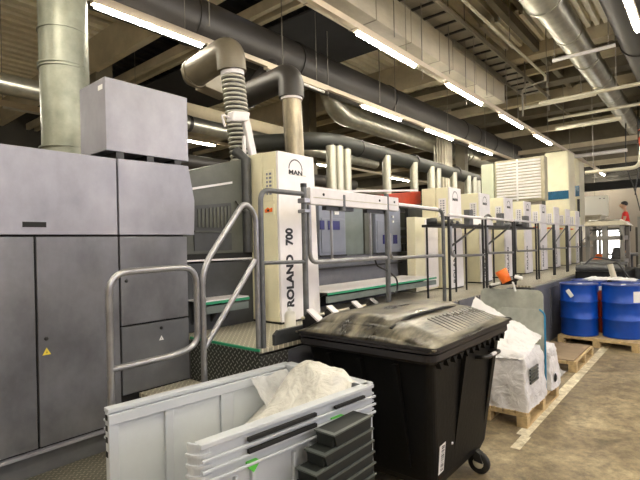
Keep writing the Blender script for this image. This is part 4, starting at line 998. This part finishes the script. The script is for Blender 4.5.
# ================================================================== PALLETS AND LOADS
def pallet(x0, x1, y0, y1, ang, label, along='x', m='wood'):
    c_ = ((x0 + x1) / 2, (y0 + y1) / 2)
    t = thing('wooden_pallet', (c_[0], c_[1], 0), label, 'pallet')
    def P(name, a_, b_): mb = MB().box(a_, b_).rot(c_, ang); obj(name, mb, m, t, bevel=.003)
    nb = 7
    for i in range(nb):
        if along == 'x':
            w_ = (y1 - y0) / nb; P('top_board', (x0, y0 + i * w_ + .008, .122), (x1, y0 + (i + 1) * w_ - .008, .144))
        else:
            w_ = (x1 - x0) / nb; P('top_board', (x0 + i * w_ + .008, y0, .122), (x0 + (i + 1) * w_ - .008, y1, .144))
    for xx in (x0, (x0 + x1) / 2 - .05, x1 - .1):
        for yy in (y0, (y0 + y1) / 2 - .05, y1 - .1): P('block', (xx, yy, .022), (xx + .1, yy + .1, .1))
    for xx in (x0, (x0 + x1) / 2 - .05, x1 - .1): P('stringer', (xx, y0, .1), (xx + .1, y1, .122))
    for yy in (y0, (y0 + y1) / 2 - .05, y1 - .1): P('bottom_board', (x0, yy, 0), (x1, yy + .1, .022))
    return t
pallet(4.62, 5.82, 1.36, 2.16, 0, 'wooden pallet under the film wrapped stack next to the bin')
pallet(6.95, 8.15, 1.40, 2.20, 0, 'low wooden pallet covered with brown board between the stack and drums')
tag(obj('cover_board', MB().box((6.97, 1.44, .144), (8.1, 2.18, .16)), 'cardboard'), 'brown board lying flat on the low pallet', 'board')
pallet(8.75, 9.55, .82, 2.02, math.radians(-7), 'wooden pallet carrying the blue drums', 'y')
pallet(9.6, 10.4, .85, 2.05, math.radians(-7), 'rear wooden pallet under the partly hidden blue drums', 'y')

def drum(x, y, label, extras):
    t = thing('steel_drum', (x, y, .144), label, 'drum', 'blue steel drums')
    prof = [(0, .0), (.275, 0), (.29, .012), (.285, .03), (.285, .285), (.295, .295), (.295, .305), (.285, .315), (.285, .57), (.295, .58), (.295, .59), (.285, .60), (.285, .855), (.292, .87), (.292, .885), (.276, .885), (.272, .87), (0, .868)]
    obj('shell', MB().lathe((x, y, .144), prof, 44), 'drum', t)
    obj('lid', MB().lathe((x, y, .144), [(0, .874), (.262, .874), (.27, .880), (.272, .873)], 44), 'drumlid', t)
    obj('closing_ring', MB().lathe((x, y, .144), [(.290, .868), (.299, .872), (.299, .888), (.280, .893), (.276, .886)], 44), 'drumlid', t)
    obj('bung', MB().lathe((x - .15, y - .05, 1.02), [(.035, 0), (.035, .02), (0, .02)], 14), 'label', t)
    for (a0, da, z0_, z1_, sk, m) in extras:
        vs = []; n_ = 6
        for i in range(n_ + 1):
            q = a0 + da * (i / n_ - .5)
            for zz_, s_ in ((z0_, -1), (z1_, 1)):
                q2 = q + s_ * sk
                rl = .2875 + (.006 if sk else 0); vs.append((x + rl * math.cos(q2), y + rl * math.sin(q2), .144 + zz_ + sk * 1.2 * (i / n_ - .5)))
        obj('drum_label', MB().add(vs, [(2 * i, 2 * i + 2, 2 * i + 3, 2 * i + 1) for i in range(n_)], True), m, t)
    return t
drum(9.08, 1.77, 'left one of the two front blue drums, with a tilted white label', [])
q0 = 2.86; dlb = MB(); cx_, cy_ = 9.08 + .289 * math.cos(q0), 1.77 + .289 * math.sin(q0); tx, ty_ = -math.sin(q0), math.cos(q0)
qs = []
for (a_, b_) in ((-.035, -.07), (.035, -.07), (.035, .07), (-.035, .07)):
    r_a = a_ * math.cos(.65) - b_ * math.sin(.65); r_b = a_ * math.sin(.65) + b_ * math.cos(.65)
    qs.append((cx_ + tx * r_a + .006 * math.cos(q0), cy_ + ty_ * r_a + .006 * math.sin(q0), .144 + .73 + r_b))
front_drum = [o for o in bpy.data.objects if o.name.startswith('steel_drum')][0]
obj('drum_label', MB().add(qs + [(x - .004 * math.cos(q0), y - .004 * math.sin(q0), z) for x, y, z in qs], [(0, 1, 2, 3), (7, 6, 5, 4), (0, 4, 5, 1), (1, 5, 6, 2), (2, 6, 7, 3), (3, 7, 4, 0)]), 'label', front_drum)
drum(9.2, 1.15, 'right one of the two front blue drums, with a white label at its right', [(-2.18, .5, .60, .78, 0, 'label')])
drum(9.88, 1.75, 'rear blue drum behind the left front drum', [])
drum(9.98, 1.10, 'rear blue drum behind the right front drum', [])
fe = thing('small_canister', (9.45, 1.49, .144), 'red canister with white cap squeezed between the blue drums', 'canister')
obj('can_body', MB().lathe((9.45, 1.49, .144), [(0, 0), (.06, 0), (.06, .68), (.03, .74)], 16), 'red', fe)
obj('can_cap', MB().lathe((9.45, 1.49, .884), [(.035, 0), (.035, .07), (0, .07)], 14), 'label', fe)
hs = thing('drum_pump', (9.95, 1.45, 1.03), 'pale pump nozzle with black hose on the rear drums', 'pump')
obj('pump_body', MB().tube([(9.98, 1.35, 1.03), (9.98, 1.42, 1.32)], .05, 12), 'creampipe', hs)
obj('hose', MB().tube(fillet([(9.98, 1.42, 1.32), (9.98, 1.3, 1.36), (9.98, 1.12, 1.05)], .08), .015, 8), 'black', hs)
lid_bag = sheet(24, 14, lambda u, v: (9.75 + v * .4, 1.0 + u * .85, 1.045 + .05 * rn(u * 2, v, 3, 5) * min(1, 6 * min(u, 1 - u, v, 1 - v))))
tag(obj('plastic_sheet', lid_bag, 'film', fixn=False), 'crumpled pale plastic sheet lying on the rear drums', 'plastic sheet')

# film wrapped stack
def blob(x0, x1, y0, y1, z0, z1, amp, seed, taper=.06, n=26):
    mb = MB(); vs = []; fs = []; nz = 16
    for j in range(nz + 1):
        v = j / nz; z = z0 + (z1 - z0) * v
        for i in range(4 * n):
            s = i / n; k_ = int(s); t = s - k_
            cx = [(x0 + (x1 - x0) * t, y0), (x1, y0 + (y1 - y0) * t), (x1 - (x1 - x0) * t, y1), (x0, y1 - (y1 - y0) * t)][k_]
            mx, my = (x0 + x1) / 2, (y0 + y1) / 2
            sc_ = 1 - taper * v - (.05 if v > .93 else 0)
            nn = amp * rn(s * 1.3, v * 1.6 + s * .4, 3.2, seed)
            dx, dy = cx[0] - mx, cx[1] - my; L_ = math.hypot(dx, dy)
            # round corners
            vs.append((mx + dx * sc_ + dx / L_ * nn, my + dy * sc_ + dy / L_ * nn, z + (0 if j == 0 else amp * .8 * noise.noise(Vector((s * 2, v * 2, seed))))))
    N_ = 4 * n
    for j in range(nz):
        for i in range(N_): fs.append((j * N_ + i, j * N_ + (i + 1) % N_, (j + 1) * N_ + (i + 1) % N_, (j + 1) * N_ + i))
    top = len(vs); vs.append(((x0 + x1) / 2, (y0 + y1) / 2, z1 + amp))
    for i in range(N_): fs.append((nz * N_ + i, nz * N_ + (i + 1) % N_, top))
    mb.add(vs, fs, True); return mb
ws = thing('wrapped_stack', (5.15, 1.75, .144), 'pile of goods in white stretch film on the pallet beside the bin', 'wrapped goods')
for (a_, b_, h_) in ((4.72, 5.0, .62), (5.02, 5.24, .54)):
    for j_ in range(4): obj('goods_layer', MB().box((a_, 1.44, .15 + j_ * h_ / 4.6), (b_, 2.05, .15 + (j_ + .9) * h_ / 4.6)), 'band' if j_ % 2 else 'label', ws, bevel=.01)
obj('film_wrap', blob(4.66, 5.30, 1.37, 2.12, .144, .68, .03, 2, .08), 'film', ws, fixn=True)
pl = MB()
for i in range(5): pl.box((4.72, 1.345, .40 + i * .032), (4.98, 1.36, .42 + i * .032))
obj('printed_lines', pl, 'trayedge', ws)
dr = sheet(30, 30, lambda u, v: (4.62 + .68 * v + .03 * rn(u, v, 4, 1), 1.40 + .72 * u, .62 + .50 * (v ** 1.2) * (.25 + .75 * u) + .22 * max(0, u - .55) * (1 - v) + .035 * rn(u, v * 2, 5, 9)))
obj('loose_film', dr, 'film', ws, fixn=False)
s2b = thing('wrapped_bag', (5.75, 1.55, .144), 'white film bag with a dark hole leaning at the right end of the stack', 'plastic bag')
obj('bag_film', blob(5.5, 5.88, 1.36, 1.72, .144, .60, .03, 6, .25), 'film', s2b)
obj('dark_opening', MB().lathe((5.62, 1.335, .26), [(0, 0), (.035, .0), (.05, .01)], 12, axis=1), 'gap', s2b)
cbg = sheet(16, 12, lambda u, v: (6.35 + .5 * u, 1.50 + .35 * v, .02 + .15 * math.sin(PI * u) * math.sin(PI * v) + .02 * rn(u, v, 5, 4)))
tag(obj('plastic_bag', cbg, 'clearfilm', fixn=False), 'clear plastic bag lying on the floor before the low pallet', 'plastic bag')
# zinc sheets standing upright, facing the camera side
def sheetboard(x, y0, y1, z0, z1, R, lean, m, name, par, th=.008):
    pts = [(y0, z0), (y1, z0)]
    for i in range(7): q = i * PI / 12; pts.append((y1 - R + R * math.cos(q), z1 - R + R * math.sin(q)))
    for i in range(7): q = PI / 2 + i * PI / 12; pts.append((y0 + R + R * math.cos(q), z1 - R + R * math.sin(q)))
    mb = MB().prism(pts, 0, x, x + th)
    mb.v = [(a_ + lean * (c__ - z0), b_, c__) for a_, b_, c__ in mb.v]
    return obj(name, mb, m, par)
zb = thing('metal_sheet', (5.5, 1.75, .144), 'tall grey metal sheet with rounded corners standing behind the wrapped stack', 'metal sheet')
sheetboard(5.46, 1.42, 2.12, .144, 1.24, .07, .03, 'board', 'sheet_plate', zb)
z2 = thing('metal_sheet', (5.3, 1.6, .144), 'lower blue edged metal sheet standing in front of the tall one', 'metal sheet')
sheetboard(5.34, 1.38, 1.9, .144, 1.04, .09, .03, 'board', 'sheet_plate', z2)
obj('blue_edge', MB().tube(fillet([(5.345, 1.375, .2), (5.365, 1.375, 1.0), (5.365, 1.43, 1.045)], .06), .010, 8), 'blue', z2)
# orange cup and glove on the board top (resting on the gallery rail board)
oc = thing('orange_cup', (5.72, 2.45, 1.3), 'bright orange cup tilted on top of the upright metal sheet', 'cup')
ob = MB().lathe((0, 0, 0), [(0, 0), (.055, 0), (.068, .15), (.063, .15), (.05, .01)], 20)
R_ = Matrix.Rotation(-.1, 3, 'Y') @ Matrix.Rotation(-.45, 3, 'X')
ob.v = [tuple(R_ @ Vector(v_) + Vector((5.44, 1.79, 1.325))) for v_ in ob.v]
oc.location = (5.44, 1.79, 1.3)
obj('cup_body', ob, 'orange', oc)
gl = thing('clamp_tool', (5.42, 1.8, 1.24), 'black and white clamp lying across the top of the metal sheet', 'tool')
obj('clamp_arm', MB().tube(fillet([(5.46, 2.0, 1.255), (5.46, 1.9, 1.30), (5.46, 1.75, 1.315), (5.46, 1.63, 1.40)], .05), .020, 8), 'black', gl)
obj('clamp_pad', MB().tube([(5.43, 1.97, 1.285), (5.43, 1.86, 1.31)], .015, 8), 'label', gl)
obj('clamp_handle', MB().tube([(5.44, 1.70, 1.39), (5.44, 1.62, 1.37)], .022, 8), 'label', gl)
obj('clamp_tail', MB().tube([(5.45, 1.73, 1.33), (5.45, 1.70, 1.22)], .012, 8), 'label', gl)

# ================================================================== RIGHT BACKGROUND
rk = thing('storage_rack', (14.0, 2.0, 0), 'beige and grey feeder rack with open compartments at the right', 'rack')
for (x, y) in ((13.6, 1.62), (13.6, 2.38), (14.6, 1.62), (14.6, 2.38)): obj('upright', MB().box((x, y, 0), (x + .09, y + .09, 2.15)), 'rack', rk, bevel=.005)
obj('top', MB().prism([(1.55, 2.12), (2.48, 2.12), (2.46, 2.22), (1.65, 2.24)], 0, 13.55, 14.75), 'rackcream', rk, bevel=.01)
for z in (.45, 1.15, 1.75): obj('shelf', MB().box((13.6, 1.65, z), (14.65, 2.42, z + .11)), 'rack', rk)
obj('divider', MB().box((13.62, 1.98, .45), (13.68, 2.1, 2.1)), 'rack', rk)
for (ya, yb) in ((1.72, 1.98), (2.1, 2.36)):
    for z in (.56, 1.26, 1.86):
        obj('bracket', MB().prism([(ya, z + .26), (ya + .03, z + .26), (yb - .03, z + .02), (yb - .03, z), (ya, z + .2)], 0, 14.55, 14.58), 'black', rk)
    obj('cross_bar', MB().box((13.6, ya, 2.0), (13.64, yb, 2.04)), 'black', rk)
tag(obj('orange_cloth', blob(13.8, 14.1, 2.13, 2.33, 1.26, 1.38, .02, 3, .5, 8), 'orange'), 'orange cloth heap on the rack shelf', 'cloth')
tag(obj('black_case', blob(13.8, 14.1, 1.70, 1.93, 1.26, 1.55, .02, 5, .3, 8), 'black'), 'black case standing on the rack shelf beside the orange cloth', 'case')
tag(obj('dark_box', blob(13.8, 14.1, 1.72, 1.93, .56, .9, .02, 6, .2, 8), 'darkgrey'), 'dark box on the lower rack shelf', 'box')
wc = sheet(20, 10, lambda u, v: (13.9 + v * .4, 1.5 + u * .95 - .0, 2.25 + .05 * rn(u, v, 3, 2) - (.35 * max(0, .25 - u) * 2)))
tag(obj('white_cloth', wc, 'whitecloth', fixn=False), 'white cloth spread over the top of the rack', 'cloth')
bk = thing('roller_unit', (11.5, 2.0, 0), 'black low machine unit behind the blue drums', 'machine part')
obj('unit_body', MB().box((10.9, 1.3, .3), (12.9, 2.18, 1.12)), 'black', bk, bevel=.01)
obj('roller', MB().tube([(10.85, 1.3, 1.2), (10.85, 2.15, 1.2)], .07, 16), 'tube_dark', bk); obj('roller', MB().tube([(11.3, 1.3, 1.26), (11.3, 2.15, 1.26)], .05, 16), 'tube_dark', bk)
obj('arm', MB().tube(fillet([(10.9, 2.1, 1.15), (11.2, 1.9, 1.42), (11.8, 1.5, 1.3)], .1), .02, 8), 'darkgrey', bk)
for x in (10.95, 12.8): obj('leg', MB().box((x, 1.35, 0), (x + .08, 2.1, .3)), 'black', bk)
bx = thing('grey_bin', (13.0, .8, 0), 'dark grey cabinet at the right edge behind the drums', 'cabinet')
obj('body', MB().box((12.0, .55, 0), (12.8, 1.25, 1.15)), 'darkgrey', bx, bevel=.02); obj('top_tray', MB().box((12.0, .6, 1.15), (12.7, 1.2, 1.22)), 'rack', bx, bevel=.01)
sh = thing('side_shelving', (16.5, 1.0, 0), 'grey shelving with dark goods at the right picture edge', 'shelving')
for (x, y) in ((16, .5), (16, 1.5), (17, .5), (17, 1.5)): obj('upright', MB().box((x, y, 0), (x + .08, y + .08, 2.4)), 'rack', sh)
for z in (.5, 1.2, 1.8, 2.35): obj('shelf', MB().box((16, .5, z), (17.05, 1.56, z + .05)), 'rack', sh)
obj('back_panel', MB().box((17.0, .5, 0), (17.05, 1.56, 2.4)), 'creamlow', sh)
for i, (y, z, h_) in enumerate(((.7, .56, .5), (1.15, .56, .35), (.75, 1.26, .4), (1.2, 1.26, .5), (.8, 1.86, .35), (1.25, 1.86, .4))):
    o = obj('storage_box', MB().box((16.2, y - .18, z), (16.7, y + .18, z + h_)), ('darkgrey', 'rackcream', 'black')[i % 3], bevel=.01)
    tag(o, ['dark box on the lowest right edge shelf, outer side', 'cream box on the lowest right edge shelf', 'black box on the middle right edge shelf, outer side', 'dark grey box on the middle right edge shelf', 'cream box on the upper right edge shelf', 'black box on the upper right edge shelf'][i], 'box', 'boxes on the right edge shelving')
tag(obj('suspended_girder', MB().box((16.8, 1.4, 3.4), (17.0, 4.2, 3.52)), 'beamdark'), 'dark girder just above the person in red', 'girder') if False else None

# person standing on the far end of the gallery
def person(x, y, zf, label):
    t = thing('person', (x, y, zf), label, 'person')
    J = dict(pelvis=(0, 0, .92), waist=(0, 0, 1.06), chest=(0, 0, 1.28), neck=(.01, 0, 1.43), hd=(.03, 0, 1.5),
             lsh=(0, .17, 1.38), lel=(.04, .22, 1.12), lwr=(.2, .20, .98), rsh=(0, -.17, 1.38), rel=(.05, -.22, 1.12), rwr=(.22, -.18, 1.0),
             lhip=(0, .09, .88), lkn=(.02, .10, .48), lan=(0, .10, .08), lto=(.16, .11, .03), rhip=(0, -.09, .88), rkn=(.03, -.10, .48), ran=(0, -.10, .08), rto=(.16, -.11, .03))
    rad = dict(pelvis=.13, waist=.115, chest=.14, neck=.055, hd=.06, lsh=.06, lel=.042, lwr=.028, rsh=.06, rel=.042, rwr=.028, lhip=.09, lkn=.058, lan=.04, lto=.03, rhip=.09, rkn=.058, ran=.04, rto=.03)
    def skin(name, keys, edges, m, grow=1.0, root=None, par=t):
        me = bpy.data.meshes.new(name); idx = {k_: i for i, k_ in enumerate(keys)}
        me.from_pydata([J[k_] for k_ in keys], [(idx[a_], idx[b_]) for a_, b_ in edges], [])
        o = bpy.data.objects.new(name, me); COL.objects.link(o); o.parent = par; me.materials.append(M_[m])
        o.modifiers.new('skin', 'SKIN'); sv = me.skin_vertices[0].data
        for k_ in keys: sv[idx[k_]].radius = (rad[k_] * grow, rad[k_] * grow); sv[idx[k_]].use_root = (k_ == (root or keys[0]))
        s_ = o.modifiers.new('sub', 'SUBSURF'); s_.levels = 2; s_.render_levels = 2
        return o
    allE = [('pelvis', 'waist'), ('waist', 'chest'), ('chest', 'neck'), ('neck', 'hd'), ('chest', 'lsh'), ('lsh', 'lel'), ('lel', 'lwr'), ('chest', 'rsh'), ('rsh', 'rel'), ('rel', 'rwr'),
            ('pelvis', 'lhip'), ('lhip', 'lkn'), ('lkn', 'lan'), ('lan', 'lto'), ('pelvis', 'rhip'), ('rhip', 'rkn'), ('rkn', 'ran'), ('ran', 'rto')]
    body = skin('body', list(J), allE, 'skin', 1.0, 'pelvis')
    hm = MB(); bm = bmesh.new(); bmesh.ops.create_uvsphere(bm, u_segments=20, v_segments=14, radius=1)
    for v_ in bm.verts:
        px, py, pz = v_.co; v_.co = Vector((px * .095 + (.02 if px > .8 and abs(pz) < .3 else 0), py * .075 * (1 - .12 * max(0, -pz)), pz * .118)) + Vector((.045, 0, 1.585))
    me = bpy.data.meshes.new('head'); bm.to_mesh(me); bm.free()
    for p_ in me.polygons: p_.use_smooth = True
    me.materials.append(M_['skin']); hd_ = bpy.data.objects.new('head', me); COL.objects.link(hd_); hd_.parent = t
    def hp(name, c_, s_, m):
        bm = bmesh.new(); bmesh.ops.create_uvsphere(bm, u_segments=16, v_segments=10, radius=1)
        for v_ in bm.verts: v_.co = Vector((v_.co.x * s_[0], v_.co.y * s_[1], v_.co.z * s_[2])) + Vector(c_)
        me = bpy.data.meshes.new(name); bm.to_mesh(me); bm.free(); me.materials.append(M_[m])
        for p_ in me.polygons: p_.use_smooth = True
        o = bpy.data.objects.new(name, me); COL.objects.link(o); o.parent = hd_; return o
    hp('hair', (.02, 0, 1.635), (.105, .088, .088), 'hair')
    hp('eye', (.135, .03, 1.595), (.01, .012, .008), 'hair'); hp('eye', (.135, -.03, 1.595), (.01, .012, .008), 'hair')
    hp('nose', (.145, 0, 1.57), (.018, .013, .022), 'skin'); hp('ear', (.04, .078, 1.58), (.02, .012, .03), 'skin'); hp('ear', (.04, -.078, 1.58), (.02, .012, .03), 'skin')
    hp('mouth', (.132, 0, 1.535), (.008, .025, .006), 'red')
    J['shoe_l'] = J['lan']
    skin('shirt', ['pelvis', 'waist', 'chest', 'lsh', 'rsh'], [('pelvis', 'waist'), ('waist', 'chest'), ('chest', 'lsh'), ('chest', 'rsh')], 'shirt', 1.13)
    J['lcuff'] = (.03, .215, 1.2); J['rcuff'] = (.035, -.215, 1.2); rad['lcuff'] = rad['rcuff'] = .05
    skin('sleeve', ['lsh', 'lcuff'], [('lsh', 'lcuff')], 'shirt', 1.2); skin('sleeve', ['rsh', 'rcuff'], [('rsh', 'rcuff')], 'shirt', 1.2)
    skin('trousers', ['pelvis', 'lhip', 'lkn', 'lan', 'rhip', 'rkn', 'ran'], [('pelvis', 'lhip'), ('lhip', 'lkn'), ('lkn', 'lan'), ('pelvis', 'rhip'), ('rhip', 'rkn'), ('rkn', 'ran')], 'trouser', 1.1)
    for s_ in (1, -1):
        w_ = Vector(J['lwr' if s_ > 0 else 'rwr'])
        hm = MB(); hm.tube([w_, w_ + Vector((.05, 0, -.01)), w_ + Vector((.09, 0, -.02))], .02, 8, radii=[.022, .035, .03])
        hnd_ = obj('hand', MB(), 'skin', t) if False else None
        me = bpy.data.meshes.new('hand'); mb2 = hm
        for i in range(4):
            f0 = w_ + Vector((.085, -.027 + i * .018, -.02)); ln = (.06, .075, .07, .055)[i]
            mb2.tube([f0, f0 + Vector((ln * .5, 0, -.005)), f0 + Vector((ln * .8, 0, -.03))], .008, 6)
        th_ = w_ + Vector((.03, -s_ * .03, -.01)); mb2.tube([th_, th_ + Vector((.03, -s_ * .025, 0)), th_ + Vector((.06, -s_ * .028, -.01))], .009, 6)
        me.from_pydata(mb2.v, [], mb2.f); me.materials.append(M_['skin'])
        for p_ in me.polygons: p_.use_smooth = True
        o = bpy.data.objects.new('hand', me); COL.objects.link(o); o.parent = t
    return t
pf = thing('feeder_platform', (18, 2.2, 0), 'grey raised platform the person in red stands on', 'platform')
obj('deck', MB().box((17.2, 1.4, 1.24), (19.4, 2.18, 1.28)), 'band', pf)
for (x, y) in ((17.25, 1.45), (19.2, 1.45), (17.25, 2.05), (19.2, 2.05)): obj('leg', MB().box((x, y, 0), (x + .08, y + .08, 1.24)), 'band', pf)
pr = person(18.0, 2.12 - .02, 1.28, 'person with dark hair in a red shirt standing at the far end')
pr.rotation_euler = (0, 0, math.radians(100))

# ================================================================== LIGHT, CAMERA
W = bpy.data.worlds.new('hall_daylight'); S.world = W; W.use_nodes = True
bgn = W.node_tree.nodes['Background']; bgn.inputs[0].default_value = (0.84, 0.82, 1.0, 1); bgn.inputs[1].default_value = 1.15

f = 463.0; th = math.atan(390 / f); roll = math.atan(21 / 940)
cam = bpy.data.cameras.new('camera'); co = bpy.data.objects.new('camera', cam); COL.objects.link(co)
cam.sensor_width = 36; cam.lens = f / 640 * 36; cam.shift_y = 4.7 / 640; cam.clip_start = .05
co.matrix_world = Matrix.Translation((0, 0, 1.8)) @ Matrix.Rotation(th - PI / 2, 4, 'Z') @ Matrix.Rotation(PI / 2, 4, 'X') @ Matrix.Rotation(-roll, 4, 'Z')
S.camera = co
S.view_settings.view_transform = 'Standard'; S.view_settings.look = 'None'; S.view_settings.gamma = 1
S.view_settings.use_curve_mapping = False; S.view_settings.exposure = 1.78
S.cycles.use_denoising = True
S.cycles.max_bounces = 6; S.cycles.transparent_max_bounces = 12
